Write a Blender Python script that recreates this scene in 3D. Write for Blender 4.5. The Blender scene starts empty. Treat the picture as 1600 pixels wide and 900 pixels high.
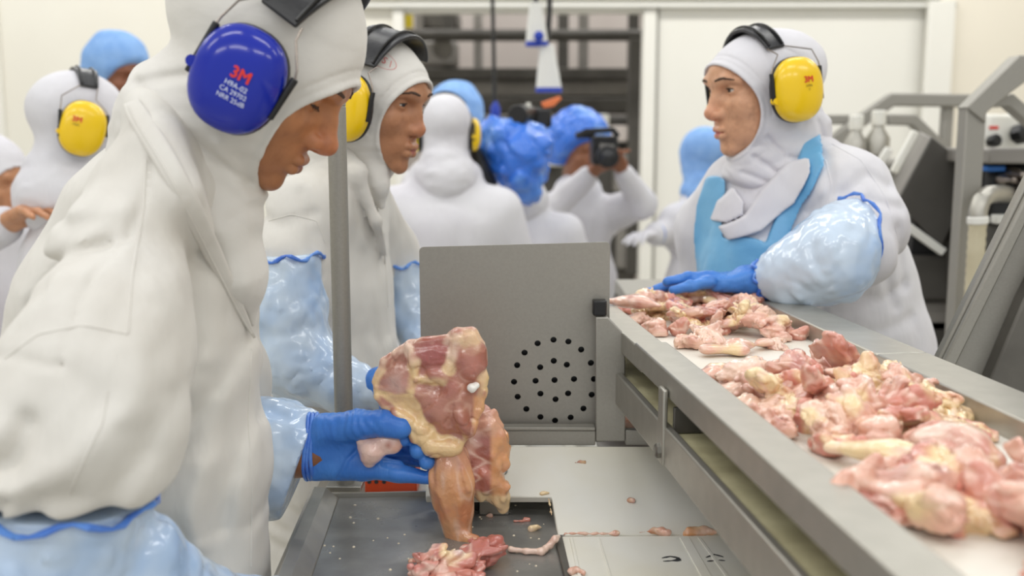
import bpy, math, random
import numpy as np
from mathutils import Vector, Matrix
from mathutils.bvhtree import BVHTree

# ------------------------------------------------------------------ camera, world, lights, exposure
scene = bpy.context.scene
COL = scene.collection
F = 1600.0                      # focal length in pixels of a 1600 x 900 frame
PITCH = math.radians(8.25)      # camera looks slightly down
CAMZ = 1.42
cam_data = bpy.data.cameras.new('camera')
cam = bpy.data.objects.new('camera', cam_data)
COL.objects.link(cam)
cam.location = (0, 0, CAMZ)
cam.rotation_euler = (math.radians(90) - PITCH, 0, 0)
cam_data.sensor_width = 36.0
cam_data.lens = 36.0
cam_data.clip_start = 0.05
cam_data.dof.use_dof = True
cam_data.dof.focus_distance = 1.33
cam_data.dof.aperture_fstop = 3.5
scene.camera = cam

world = bpy.data.worlds.new('hall_light')
scene.world = world
world.use_nodes = True
bg = world.node_tree.nodes['Background']
bg.inputs[0].default_value = (0.96, 0.98, 1.0, 1)
bg.inputs[1].default_value = 0.80

def area_light(name, loc, sx, sy, power, color=(1.0, 0.985, 0.95), rot=(0, 0, 0)):
    l = bpy.data.lights.new(name, 'AREA')
    l.shape = 'RECTANGLE'; l.size = sx; l.size_y = sy; l.energy = power; l.color = color
    o = bpy.data.objects.new(name, l); o.location = loc; o.rotation_euler = rot
    COL.objects.link(o)
    return o
# fluorescent rows under the hall ceiling; back wall row added to brighten it
for ly in (-2.4, 0.2, 2.6, 5.3, 8.4):
    for lx in (-3.2, -1.2, 0.9, 3.0):
        area_light('ceiling_tube_and_fill', (lx, ly, 3.7), 1.5, 0.22, {-2.4: 29.0, 5.3: 36.0, 8.4: 26.0}.get(ly, 16.0))

vs = scene.view_settings
vs.view_transform = 'Standard'
vs.look = 'None'
vs.gamma = 1.0
vs.use_curve_mapping = False
vs.exposure = -0.18

# ------------------------------------------------------------------ projection helpers (pixel + distance -> point)
CP, SP = math.cos(PITCH), math.sin(PITCH)
def ray(px, py):
    x = (px - 800.0) / F; y = -(py - 450.0) / F
    return np.array([x, CP + y * SP, -SP + y * CP])
def Q(px, py, Y):
    d = ray(px, py)
    return np.array([0, 0, CAMZ]) + d * (Y / d[1])
def QZ(px, py, z):
    d = ray(px, py)
    return np.array([0, 0, CAMZ]) + d * ((z - CAMZ) / d[2])
def QP(px, py, p0, n):
    d = ray(px, py); o = np.array([0, 0, CAMZ])
    t = np.dot(np.asarray(p0) - o, n) / np.dot(d, n)
    return o + d * t
def M(px, Y):                    # a length in pixels at distance Y, in metres
    return px * Y / F

# ------------------------------------------------------------------ materials
def lin(c):
    out = []
    for v in c[:3]:
        v = v / 255.0
        out.append(v / 12.92 if v <= 0.04045 else ((v + 0.055) / 1.055) ** 2.4)
    return tuple(out) + (1.0,)

def mat(name, rgb, rough=0.6, metal=0.0, rgb2=None, nscale=6.0, ndetail=4.0, nlo=0.35, nhi=0.65,
        bump=0.0, bdetail=5.0, bscale=60.0, bstretch=(1, 1, 1), bdist=0.002, spec=0.5, sss=0.0, coat=0.0, attr=None,
        emit=None, trans=0.0, rvar=0.0, sheen=0.0, alpha=1.0):
    m = bpy.data.materials.new(name)
    m.use_nodes = True
    nt = m.node_tree; b = nt.nodes['Principled BSDF']
    N = nt.nodes.new; L = nt.links.new
    b.inputs['Roughness'].default_value = rough
    b.inputs['Metallic'].default_value = metal
    b.inputs['Specular IOR Level'].default_value = spec
    b.inputs['Alpha'].default_value = alpha
    if coat: b.inputs['Coat Weight'].default_value = coat; b.inputs['Coat Roughness'].default_value = 0.12
    if sss:
        b.inputs['Subsurface Weight'].default_value = sss
        b.inputs['Subsurface Radius'].default_value = (0.012, 0.005, 0.003)
        b.inputs['Subsurface Scale'].default_value = 1.0
    if sheen: b.inputs['Sheen Weight'].default_value = sheen
    if trans: b.inputs['Transmission Weight'].default_value = trans
    tc = N('ShaderNodeTexCoord')
    base = None
    if attr:
        a = N('ShaderNodeAttribute'); a.attribute_name = attr
        base = a.outputs['Color']
    if rgb2 is not None:
        n = N('ShaderNodeTexNoise'); n.inputs['Scale'].default_value = nscale; n.inputs['Detail'].default_value = ndetail
        L(tc.outputs['Object'], n.inputs['Vector'])
        r = N('ShaderNodeMapRange'); r.inputs[1].default_value = nlo; r.inputs[2].default_value = nhi
        L(n.outputs['Fac'], r.inputs[0])
        mx = N('ShaderNodeMix'); mx.data_type = 'RGBA'
        L(r.outputs[0], mx.inputs[0])
        if base is not None:
            L(base, mx.inputs[6])
        else:
            mx.inputs[6].default_value = lin(rgb)
        if attr:
            mx.inputs[7].default_value = lin(rgb2)
        else:
            mx.inputs[7].default_value = lin(rgb2)
        base = mx.outputs[2]
        if rvar:
            rr = N('ShaderNodeMapRange'); rr.inputs[3].default_value = rough - rvar; rr.inputs[4].default_value = rough + rvar
            L(n.outputs['Fac'], rr.inputs[0]); L(rr.outputs[0], b.inputs['Roughness'])
    if base is not None: L(base, b.inputs['Base Color'])
    else: b.inputs['Base Color'].default_value = lin(rgb)
    if bump:
        mp = N('ShaderNodeMapping'); mp.inputs['Scale'].default_value = bstretch
        L(tc.outputs['Object'], mp.inputs['Vector'])
        n2 = N('ShaderNodeTexNoise'); n2.inputs['Scale'].default_value = bscale; n2.inputs['Detail'].default_value = bdetail
        L(mp.outputs[0], n2.inputs['Vector'])
        bp = N('ShaderNodeBump'); bp.inputs['Strength'].default_value = bump; bp.inputs['Distance'].default_value = bdist
        L(n2.outputs['Fac'], bp.inputs['Height']); L(bp.outputs[0], b.inputs['Normal'])
    if emit:
        b.inputs['Emission Color'].default_value = lin(emit[0]); b.inputs['Emission Strength'].default_value = emit[1]
    return m

MT = {}
MT['wall'] = mat('wall_paint', (226, 223, 212), 0.55, rgb2=(222, 218, 206), nscale=1.2)
MT['wallwarm'] = mat('wall_paint_warm', (226, 219, 203), 0.6, rgb2=(220, 213, 197), nscale=1.0)
MT['panel'] = mat('wall_panel', (228, 226, 218), 0.45, rgb2=(223, 221, 212), nscale=1.0)
MT['floor'] = mat('resin_floor', (190, 188, 180), 0.45, rgb2=(178, 176, 168), nscale=3, bump=0.1, bscale=80)
MT['farwall'] = mat('far_wall_paint', (205, 196, 190), 0.6, rgb2=(196, 186, 180), nscale=1.5)
MT['steel'] = mat('brushed_steel', (176, 173, 164), 0.38, 0.75, rgb2=(170, 167, 158), nscale=40, bump=0.04, bscale=400, bstretch=(1, 1, 6), rvar=0.04)
MT['steelmat'] = mat('blasted_steel', (158, 155, 147), 0.52, 0.55, rgb2=(153, 150, 142), nscale=260, nlo=0.3, nhi=0.7, bump=0.08, bscale=1500, bdist=0.0005)
MT['steeldark'] = mat('dark_steel', (112, 109, 103), 0.5, 0.6, rgb2=(96, 93, 88), nscale=12, bump=0.05, bscale=200)
MT['tray'] = mat('wet_tray_steel', (160, 159, 155), 0.30, 0.5, rgb2=(132, 131, 127), nscale=14, ndetail=8, bump=0.12, bscale=60, bdist=0.001, rvar=0.13)
MT['black'] = mat('black_plastic', (22, 22, 23), 0.38, bump=0.05, bscale=300)
MT['blackgloss'] = mat('black_vinyl', (30, 30, 31), 0.28, rgb2=(46, 46, 48), nscale=40, bump=0.15, bscale=120, bstretch=(1, 6, 1))
MT['greymach'] = mat('grey_machine_paint', (86, 83, 78), 0.6, 0.2, rgb2=(70, 67, 62), nscale=4)
MT['midgrey'] = mat('mid_grey_machine_paint', (150, 146, 140), 0.55, 0.2, rgb2=(128, 124, 118), nscale=3)
MT['whiteplastic'] = mat('white_polyethylene', (232, 231, 224), 0.42, rgb2=(224, 220, 204), nscale=5, bump=0.05, bscale=150)
MT['belt'] = mat('white_belt', (229, 226, 217), 0.45, rgb2=(222, 217, 204), nscale=6, bump=0.06, bscale=300)
MT['olivebelt'] = mat('worn_belt', (214, 207, 168), 0.55, rgb2=(190, 182, 144), nscale=22, bump=0.25, bscale=120, bdist=0.002)
MT['orange'] = mat('orange_plastic', (222, 74, 22), 0.45)
MT['bluehem'] = mat('blue_rim', (28, 60, 170), 0.45)
MT['paleplastic'] = mat('pale_grey_plastic', (222, 221, 214), 0.5)
MT['ink'] = mat('black_ink', (48, 50, 55), 0.6)
MT['red'] = mat('red_print', (214, 48, 36), 0.5)
MT['whiteprint'] = mat('white_print', (215, 222, 240), 0.5)
MT['darkprint'] = mat('dark_print', (110, 92, 20), 0.5)
MT['wire'] = mat('steel_wire', (150, 140, 132), 0.3, 0.9)
MT['bolt'] = mat('bolt_steel', (130, 128, 122), 0.35, 0.9)
MT['hose'] = mat('ribbed_hose', (196, 187, 160), 0.55, rgb2=(180, 170, 142), nscale=12)
MT['yellowtag'] = mat('yellow_tag', (222, 200, 40), 0.5)
MT['grout'] = mat('grey_joint', (150, 148, 140), 0.7)  # plain grey of the joint strip beside the jamb

# ------------------------------------------------------------------ mesh building
class G:
    def __init__(s): s.v = []; s.f = []; s.n = 0
    def add(s, V, Fs):
        V = np.asarray(V, float)
        s.v.append(V); s.f += [tuple(i + s.n for i in f) for f in Fs]; s.n += len(V)
        return s
    def box(s, c, size, ax=None):
        ax = np.eye(3) if ax is None else np.asarray(ax, float)
        h = np.asarray(size) / 2.0
        V = [np.asarray(c) + ax[0] * h[0] * a + ax[1] * h[1] * b + ax[2] * h[2] * d for a in (-1, 1) for b in (-1, 1) for d in (-1, 1)]
        return s.add(V, [(0, 1, 3, 2), (4, 6, 7, 5), (0, 4, 5, 1), (2, 3, 7, 6), (0, 2, 6, 4), (1, 5, 7, 3)])
    def prism(s, poly, off):
        P = np.asarray(poly, float); n = len(P); off = np.asarray(off, float)
        nrm = np.zeros(3)
        for i in range(n): nrm += np.cross(P[i] - P[0], P[(i + 1) % n] - P[0])
        if np.dot(nrm, off) > 0: P = P[::-1]
        V = np.vstack([P, P + off])
        return s.add(V, [tuple(range(n)), tuple(range(2 * n - 1, n - 1, -1))] + [(i, i + n, (i + 1) % n + n, (i + 1) % n) for i in range(n)])
    def tube(s, pts, r, n=10, caps=True, flat=1.0, ref=None):
        P = np.asarray(pts, float); k = len(P)
        r = np.full(k, r) if np.isscalar(r) else np.asarray(r, float)
        T = np.gradient(P, axis=0); T /= np.linalg.norm(T, axis=1)[:, None] + 1e-12
        u = np.array(ref if ref is not None else ((0, 0, 1.0) if abs(T[0][2]) < 0.9 else (1.0, 0, 0)))
        V = []
        for i in range(k):
            u = u - T[i] * np.dot(u, T[i]); u /= np.linalg.norm(u) + 1e-12
            w = np.cross(T[i], u)
            for j in range(n):
                a = 2 * math.pi * j / n
                V.append(P[i] + r[i] * (math.cos(a) * u * flat + math.sin(a) * w))
        Fs = [(i * n + j, i * n + (j + 1) % n, (i + 1) * n + (j + 1) % n, (i + 1) * n + j) for i in range(k - 1) for j in range(n)]
        if caps: Fs += [tuple(range(n - 1, -1, -1)), tuple(range((k - 1) * n, k * n))]
        return s.add(V, Fs)
    def beam(s, pts, w, h, wdir):
        """square section along pts: w along wdir, h along the third axis, mitred"""
        P = np.asarray(pts, float); k = len(P); wd = np.asarray(wdir, float); wd /= np.linalg.norm(wd)
        V = []
        for i in range(k):
            if i == 0: t = P[1] - P[0]
            elif i == k - 1: t = P[-1] - P[-2]
            else:
                a = (P[i] - P[i - 1]) / np.linalg.norm(P[i] - P[i - 1]); b = (P[i + 1] - P[i]) / np.linalg.norm(P[i + 1] - P[i]); t = a + b
            t = t / np.linalg.norm(t); nn = np.cross(t, wd); nn /= np.linalg.norm(nn)
            sc = 1.0
            if 0 < i < k - 1: sc = 1.0 / max(0.3, math.cos(0.5 * math.acos(max(-1, min(1, float(np.dot(a, b)))))))
            for (x, y) in ((-1, -1), (1, -1), (1, 1), (-1, 1)): V.append(P[i] + wd * x * w / 2 + nn * y * h / 2 * sc)
        Fs = [(i * 4 + j, i * 4 + (j + 1) % 4, (i + 1) * 4 + (j + 1) % 4, (i + 1) * 4 + j) for i in range(k - 1) for j in range(4)]
        Fs += [(3, 2, 1, 0), tuple(range((k - 1) * 4, k * 4))]
        return s.add(V, Fs)
    def lathe(s, c, axis, prof, n=20):
        """prof: (radius, height along axis)"""
        c = np.asarray(c, float); ax = np.asarray(axis, float); ax /= np.linalg.norm(ax)
        u = np.array((1.0, 0, 0)) if abs(ax[0]) < 0.9 else np.array((0, 1.0, 0))
        u -= ax * np.dot(u, ax); u /= np.linalg.norm(u); w = np.cross(ax, u)
        V = [c + ax * h + max(r, 1e-5) * (math.cos(2 * math.pi * j / n) * u + math.sin(2 * math.pi * j / n) * w) for (r, h) in prof for j in range(n)]
        k = len(prof)
        Fs = [(i * n + j, i * n + (j + 1) % n, (i + 1) * n + (j + 1) % n, (i + 1) * n + j) for i in range(k - 1) for j in range(n)]
        Fs += [tuple(range(n - 1, -1, -1)), tuple(range((k - 1) * n, k * n))]
        return s.add(V, Fs)
    def data(s): return np.vstack(s.v), s.f

def raw_mesh(name, V, Fs, material=None, smooth=True, sharp=None, colors=None):
    me = bpy.data.meshes.new(name)
    V = np.ascontiguousarray(V, np.float32)
    if isinstance(Fs, np.ndarray):
        nf, k = Fs.shape
        me.vertices.add(len(V)); me.vertices.foreach_set('co', V.ravel())
        me.loops.add(nf * k); me.polygons.add(nf)
        me.loops.foreach_set('vertex_index', np.ascontiguousarray(Fs, np.int32).ravel())
        me.polygons.foreach_set('loop_start', np.arange(0, nf * k, k, dtype=np.int32))
        me.update(calc_edges=True)
        me.validate()
    else:
        me.from_pydata(V.tolist(), [], Fs)
    me.polygons.foreach_set('use_smooth', np.full(len(me.polygons), bool(smooth)))
    if material is not None:
        for m_ in (material if isinstance(material, (list, tuple)) else [material]): me.materials.append(m_)
    if colors is not None:
        a = me.attributes.new('Col', 'FLOAT_COLOR', 'POINT')
        c4 = np.ones((len(V), 4), np.float32); c4[:, :3] = colors
        a.data.foreach_set('color', c4.ravel())
    me.update()
    if sharp: me.set_sharp_from_angle(angle=sharp)
    return me

def tag(o, label=None, cat=None, group=None, kind=None):
    if label: o['label'] = label
    if cat: o['category'] = cat
    if group: o['group'] = group
    if kind: o['kind'] = kind
    return o

def obj(name, geo, material, parent=None, label=None, cat=None, group=None, kind=None, bevel=0.0, smooth=True, sharp=0.6, colors=None, segs=2):
    """link geometry as ONE mesh object; children of an unrotated parent keep world coordinates"""
    V, Fs = geo.data() if isinstance(geo, G) else geo
    V = np.asarray(V, float)
    if parent is not None:
        org = np.array(world_loc(parent))
    else:
        lo, hi = V.min(0), V.max(0)
        org = np.array([(lo[0] + hi[0]) / 2, (lo[1] + hi[1]) / 2, lo[2]])
    me = raw_mesh(name, V - org, Fs, material, smooth, sharp, colors)
    o = bpy.data.objects.new(name, me)
    COL.objects.link(o)
    if parent is not None: o.parent = parent
    else: o.location = org
    if bevel:
        b = o.modifiers.new('bevel', 'BEVEL'); b.width = bevel; b.segments = segs; b.limit_method = 'ANGLE'; b.angle_limit = 0.7
    return tag(o, label, cat, group, kind)

def world_loc(o):
    p = np.array(o.location[:])
    while o.parent is not None:
        o = o.parent; p = p + np.array(o.location[:])
    return p

def thing(name, label, cat, loc, group=None):
    o = bpy.data.objects.new(name, None)
    o.empty_display_size = 0.05
    o.location = tuple(float(x) for x in loc)
    COL.objects.link(o)
    return tag(o, label, cat, group)

def copy_tree(o, parent=None):
    c = o.copy(); COL.objects.link(c)
    if parent is not None: c.parent = parent
    for ch in list(o.children): copy_tree(ch, c)
    return c

# ------------------------------------------------------------------ signed-distance modelling (numpy) for bodies, cloth, meat
RNG = np.random.default_rng(7)
TAB = RNG.random((64, 64, 64)).astype(np.float32)
NROT = np.array(Matrix.Rotation(0.83, 3, 'X') @ Matrix.Rotation(0.67, 3, 'Y') @ Matrix.Rotation(1.21, 3, 'Z'), dtype=np.float32)
def vnoise(P, s, seed=0.0):
    """smooth value noise in -1..1; s may be per-axis"""
    X = (P * np.asarray(s, np.float32)) @ NROT + np.float32(seed * 17.31 + 1000.0)
    I = np.floor(X).astype(np.int32); W = (X - I).astype(np.float32); W = W * W * (3 - 2 * W)
    i0 = I & 63; i1 = (I + 1) & 63
    x0, y0, z0 = i0.T; x1, y1, z1 = i1.T; u, v, w = W.T
    a = TAB[x0, y0, z0] * (1 - u) + TAB[x1, y0, z0] * u
    b = TAB[x0, y1, z0] * (1 - u) + TAB[x1, y1, z0] * u
    c = TAB[x0, y0, z1] * (1 - u) + TAB[x1, y0, z1] * u
    d = TAB[x0, y1, z1] * (1 - u) + TAB[x1, y1, z1] * u
    return ((a * (1 - v) + b * v) * (1 - w) + (c * (1 - v) + d * v) * w) * 2 - 1
def fbm(P, s, oct=3, seed=0.0):
    s = np.asarray(s, float); r = 0; a = 1.0
    for k in range(oct):
        r = r + a * vnoise(P, s * 2 ** k, seed + k * 3.7); a *= 0.5
    return r
def ridge(P, s, seed=0.0):
    return 1 - 2 * np.abs(vnoise(P, s, seed))
def smin(a, b, k):
    if k <= 0: return np.minimum(a, b)
    h = np.clip(0.5 + 0.5 * (b - a) / k, 0, 1)
    return b + (a - b) * h - k * h * (1 - h)
def smax(a, b, k): return -smin(-a, -b, k)
def ell(P, c, r, R=None):
    p = P - np.asarray(c, np.float32)
    if R is not None: p = p @ np.asarray(R, np.float32)
    r = np.asarray(r, np.float32)
    k0 = np.sqrt(((p / r) ** 2).sum(1)); k1 = np.sqrt(((p / (r * r)) ** 2).sum(1)) + 1e-9
    return k0 * (k0 - 1) / k1
def sph(P, c, r): return np.sqrt(((P - np.asarray(c, np.float32)) ** 2).sum(1)) - r
def cap(P, a, b, ra, rb=None, sq=None):
    rb = ra if rb is None else rb
    a = np.asarray(a, np.float32); b = np.asarray(b, np.float32)
    ba = b - a; pa = P - a
    h = np.clip((pa @ ba) / max(float(ba @ ba), 1e-12), 0, 1).astype(np.float32)
    q = pa - h[:, None] * ba
    if sq is not None: q = q / np.asarray(sq, np.float32)
    d = np.sqrt((q * q).sum(1)) - (ra + (rb - ra) * h)
    if sq is not None: d = d * float(min(sq))
    return d
def chain(P, pts, rs, k=0.01, sq=None):
    d = None
    for i in range(len(pts) - 1):
        c = cap(P, pts[i], pts[i + 1], rs[i], rs[i + 1], sq)
        d = c if d is None else smin(d, c, k)
    return d
def rbox(P, c, half, r, R=None):
    p = P - np.asarray(c, np.float32)
    if R is not None: p = p @ np.asarray(R, np.float32)
    q = np.abs(p) - (np.asarray(half, np.float32) - r)
    return np.sqrt((np.maximum(q, 0) ** 2).sum(1)) + np.minimum(q.max(1), 0) - r
def crease(P, pts, depth, width, axes=(0, 2)):
    """value to add to a distance: a groove (depth>0) or a fold ridge (depth<0) along a line seen on two axes"""
    p2 = P[:, list(axes)]; best = None
    for i in range(len(pts) - 1):
        a = np.asarray(pts[i], np.float32)[list(axes)]; b = np.asarray(pts[i + 1], np.float32)[list(axes)]
        ba = b - a; pa = p2 - a
        h = np.clip((pa @ ba) / max(float(ba @ ba), 1e-12), 0, 1)
        d = ((pa - h[:, None] * ba) ** 2).sum(1)
        best = d if best is None else np.minimum(best, d)
    return depth * np.exp(-best / (width * width))

def sdf_mesh(f, lo, hi, h, margin=0.0, smooth_it=1):
    lo = np.asarray(lo, float); hi = np.asarray(hi, float)
    B = 8
    nb = np.maximum(1, np.ceil((hi - lo) / (h * B)).astype(int)); n = nb * B
    g = [lo[i] + (np.arange(nb[i]) * B + (B - 1) / 2) * h for i in range(3)]
    C = np.stack(np.meshgrid(*g, indexing='ij'), -1).reshape(-1, 3).astype(np.float32)
    d = f(C)
    act = np.abs(d) < (B / 2 * h * 1.75 + h) * 1.25 + margin
    vol = np.repeat(np.repeat(np.repeat(np.where(d < 0, -1.0, 1.0).reshape(nb).astype(np.float32), B, 0), B, 1), B, 2)
    vol = np.ascontiguousarray(vol)
    ai = np.argwhere(act.reshape(nb))
    loc = np.stack(np.meshgrid(np.arange(B), np.arange(B), np.arange(B), indexing='ij'), -1).reshape(-1, 3)
    for s0 in range(0, len(ai), 700):
        I = (ai[s0:s0 + 700, None, :] * B + loc[None]).reshape(-1, 3)
        P = (lo + I * h).astype(np.float32)
        vol[I[:, 0], I[:, 1], I[:, 2]] = f(P)
    return surface_nets(vol, lo, h, smooth_it)

def surface_nets(vol, lo, h, smooth_it):
    vol[0] = vol[-1] = 1; vol[:, 0] = vol[:, -1] = 1; vol[:, :, 0] = vol[:, :, -1] = 1
    s = vol < 0
    nx, ny, nz = vol.shape
    cnt = np.zeros((nx - 1, ny - 1, nz - 1), np.int8)
    offs = [(a, b, c) for a in (0, 1) for b in (0, 1) for c in (0, 1)]
    for a, b, c in offs: cnt += s[a:nx - 1 + a, b:ny - 1 + b, c:nz - 1 + c]
    mixed = (cnt > 0) & (cnt < 8)
    cells = np.argwhere(mixed)
    idx = np.full(mixed.shape, -1, np.int32); idx[mixed] = np.arange(len(cells))
    val = np.stack([vol[cells[:, 0] + a, cells[:, 1] + b, cells[:, 2] + c] for a, b, c in offs], 1)
    acc = np.zeros((len(cells), 3)); num = np.zeros(len(cells))
    for i in range(8):
        for j in range(i + 1, 8):
            o1, o2 = np.array(offs[i]), np.array(offs[j])
            if np.abs(o1 - o2).sum() != 1: continue
            v1, v2 = val[:, i], val[:, j]
            m_ = (v1 < 0) != (v2 < 0)
            t = v1[m_] / (v1[m_] - v2[m_])
            acc[m_] += o1 + (o2 - o1) * t[:, None]; num[m_] += 1
    V = np.asarray(lo) + (cells + acc / num[:, None]) * h
    quads = []
    for ax in range(3):
        sl0 = [slice(None)] * 3; sl1 = [slice(None)] * 3
        sl0[ax] = slice(0, -1); sl1[ax] = slice(1, None)
        e = np.argwhere(s[tuple(sl0)] != s[tuple(sl1)])
        b, c = [(1, 2), (2, 0), (0, 1)][ax]
        e = e[(e[:, b] > 0) & (e[:, c] > 0) & (e[:, b] < vol.shape[b] - 1) & (e[:, c] < vol.shape[c] - 1)]
        if len(e) == 0: continue
        db = np.zeros(3, int); db[b] = 1; dc = np.zeros(3, int); dc[c] = 1
        q = np.stack([idx[tuple((e - db - dc).T)], idx[tuple((e - dc).T)], idx[tuple(e.T)], idx[tuple((e - db).T)]], 1)
        ins = s[tuple(e.T)]
        q[~ins] = q[~ins][:, ::-1]
        quads.append(q)
    Q_ = np.vstack(quads)
    for _ in range(smooth_it):
        a = Q_.ravel(); bq = np.roll(Q_, -1, 1).ravel()
        n_ = np.bincount(a, minlength=len(V)) + np.bincount(bq, minlength=len(V))
        W = np.stack([np.bincount(a, V[bq, k], len(V)) + np.bincount(bq, V[a, k], len(V)) for k in range(3)], 1)
        V = V * 0.45 + (W / np.maximum(n_, 1)[:, None]) * 0.55
    return V, Q_

def join_vf(parts):
    Vs, Fs, Cs, n = [], [], [], 0
    for p in parts:
        Vs.append(p[0]); Fs.append(p[1] + n); n += len(p[0])
        if len(p) > 2: Cs.append(p[2])
    return (np.vstack(Vs), np.vstack(Fs)) + ((np.vstack(Cs),) if Cs else ())

def bbox_of(pts, pad):
    A = np.asarray(pts, float)
    return A.min(0) - pad, A.max(0) + pad
# ------------------------------------------------------------------ the setting
def quad_wall(name, x0, x1, z0, z1, y, th, m, bevel=0.0):
    return obj(name, G().box(((x0 + x1) / 2, y + th / 2, (z0 + z1) / 2), (x1 - x0, th, z1 - z0)), m, kind='structure', smooth=False, bevel=bevel)
YW = 6.6
def wx(px): return Q(px, 218, YW)[0]
def wz(py): return Q(800, py, YW)[2]
obj('floor', G().box((0, 3.5, -0.05), (12, 13, 0.1)), MT['floor'], kind='structure', smooth=False)
XO0, XO1, ZO = wx(632), wx(1003), wz(19)
quad_wall('wall_back', -5.5, XO0, 0, 3.9, YW, 0.12, MT['wall'])
quad_wall('wall_back_upper', XO0, XO1, ZO, 3.9, YW, 0.12, MT['panel'])
quad_wall('wall_back_right', XO1, wx(1452), 0, 3.9, YW, 0.12, MT['panel'])
quad_wall('wall_back_corner', wx(1452), 5.5, 0, 3.9, YW - 0.06, 0.16, MT['wallwarm'])
quad_wall('wall_left', -5.6, -5.5, 0, 3.9, -2.9, 12.8, MT['wall'])
quad_wall('wall_right', 5.5, 5.6, 0, 3.9, -2.9, 12.8, MT['wallwarm'])
quad_wall('wall_rear', -5.5, 5.5, 0, 3.9, 9.8, 0.1, MT['farwall'])
# jamb, lintel shelf and the pilaster that splits the wall panels
quad_wall('trim_jamb', XO1 - 0.005, XO1 + 0.075, 0, ZO + 0.02, YW - 0.03, 0.03, MT['panel'], 0.004)
quad_wall('trim_jamb_groove', XO1 + 0.078, XO1 + 0.095, 0, wz(10), YW - 0.01, 0.01, MT['grout'])
quad_wall('trim_lintel', wx(560), wx(1478), wz(13), wz(7), YW - 0.06, 0.06, MT['paleplastic'], 0.004)
quad_wall('trim_lintel_top', wx(560), wx(1478), wz(-1), wz(-30), YW - 0.05, 0.05, MT['panel'], 0.004)
quad_wall('trim_pilaster', wx(1430), wx(1470), 0, wz(4), YW - 0.11, 0.05, MT['panel'], 0.006)
quad_wall('trim_left_pilaster', wx(-30), wx(12), 0, 3.9, YW - 0.05, 0.05, MT['panel'], 0.006)
quad_wall('trim_left_jamb', XO0 - 0.06, XO0 + 0.005, 0, ZO + 0.02, YW - 0.03, 0.03, MT['panel'], 0.004)

# ------------------------------------------------------------------ the room beyond the opening
def bar(name, px0, px1, py0, py1, Y, depth, m, label, cat, group=None, bevel=0.01):
    a = Q(px0, py0, Y); b = Q(px1, py1, Y)
    return (a[0], b[0], b[2], a[2])
def xbox(g, px0, px1, py0, py1, Y, depth):
    a = Q(px0, py0, Y); b = Q(px1, py1, Y)
    return g.box(((a[0] + b[0]) / 2, Y + depth / 2, (a[2] + b[2]) / 2), (abs(b[0] - a[0]), depth, abs(a[2] - b[2])))
rack = thing('overhead_rack', 'dark grey overhead pipe and beam rack behind the wall opening', 'rack', Q(820, 218, 8.6) * np.array([1, 1, 0]))
obj('pipe', G().tube([Q(560, 55, 8.5), Q(1040, 55, 8.5)], M(9, 8.5), 14), MT['greymach'], rack)
obj('beam', xbox(G(), 560, 1040, 106, 124, 8.6, 0.2), MT['greymach'], rack, bevel=0.01)
obj('beam', xbox(G(), 560, 1040, 124, 152, 8.7, 0.25), MT['midgrey'], rack, bevel=0.02)
obj('beam', xbox(G(), 560, 1040, 152, 178, 8.6, 0.3), MT['greymach'], rack, bevel=0.02)
for px in (700, 880, 990):
    g = G().box((Q(px, 100, 8.8)[0], 8.85, 1.6), (0.09, 0.09, 3.2)); obj('upright', g, MT['greymach'], rack, bevel=0.006)
for px in (648, 740, 905):
    obj('hanger', xbox(G(), px, px + 14, 20, 120, 8.9, 0.1), MT['midgrey'], rack, bevel=0.004)
obj('motor_housing', xbox(G(), 640, 715, 62, 104, 8.75, 0.3), MT['midgrey'], rack, bevel=0.03)
obj('pulley', G().lathe(Q(692, 76, 8.55), (0, 1, 0), [(0.02, -0.04), (0.085, -0.04), (0.085, 0.04), (0.02, 0.04)]), MT['steeldark'], rack)
cab = thing('control_cabinet', 'grey cabinet with dark lid high in the opening above the hooded woman', 'cabinet', Q(690, 40, 9.2))
obj('body', xbox(G(), 652, 718, 18, 46, 9.0, 0.4), MT['midgrey'], cab, bevel=0.02)
obj('door', xbox(G(), 656, 714, 21, 44, 8.97, 0.03), MT['steeldark'], cab, bevel=0.01)
obj('warning_tag', xbox(G(), 628, 645, 16, 44, 8.45, 0.02), MT['yellowtag'], rack, bevel=0.004, label='yellow and black warning tag')
mach = thing('packing_machine', 'dark packing machine low in the room behind the wall opening', 'machine', Q(860, 218, 7.3) * np.array([1, 1, 0]))
obj('body', xbox(G(), 740, 1002, 180, 425, 7.3, 0.7), MT['greymach'], mach, bevel=0.05)
for k, (a, b, c, d, m_) in enumerate(((800, 838, 176, 240, 'steeldark'), (848, 880, 196, 260, 'paleplastic'), (884, 902, 183, 200, 'midgrey'), (925, 952, 178, 206, 'whiteplastic'), (955, 982, 196, 222, 'farwall'), (960, 985, 240, 300, 'midgrey'), (965, 990, 330, 420, 'midgrey'))):
    obj('control_box', xbox(G(), a, b, c, d, 7.12, 0.16), MT[m_], mach, bevel=0.015)
obj('column', xbox(G(), 984, 1001, 60, 430, 7.1, 0.12), MT['greymach'], mach, bevel=0.01)
obj('leg', G().box((Q(760, 218, 7.3)[0], 7.65, 0.25), (0.12, 0.5, 0.5)), MT['steeldark'], mach)
obj('leg', G().box((Q(985, 218, 7.3)[0], 7.65, 0.25), (0.12, 0.5, 0.5)), MT['steeldark'], mach)

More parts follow.
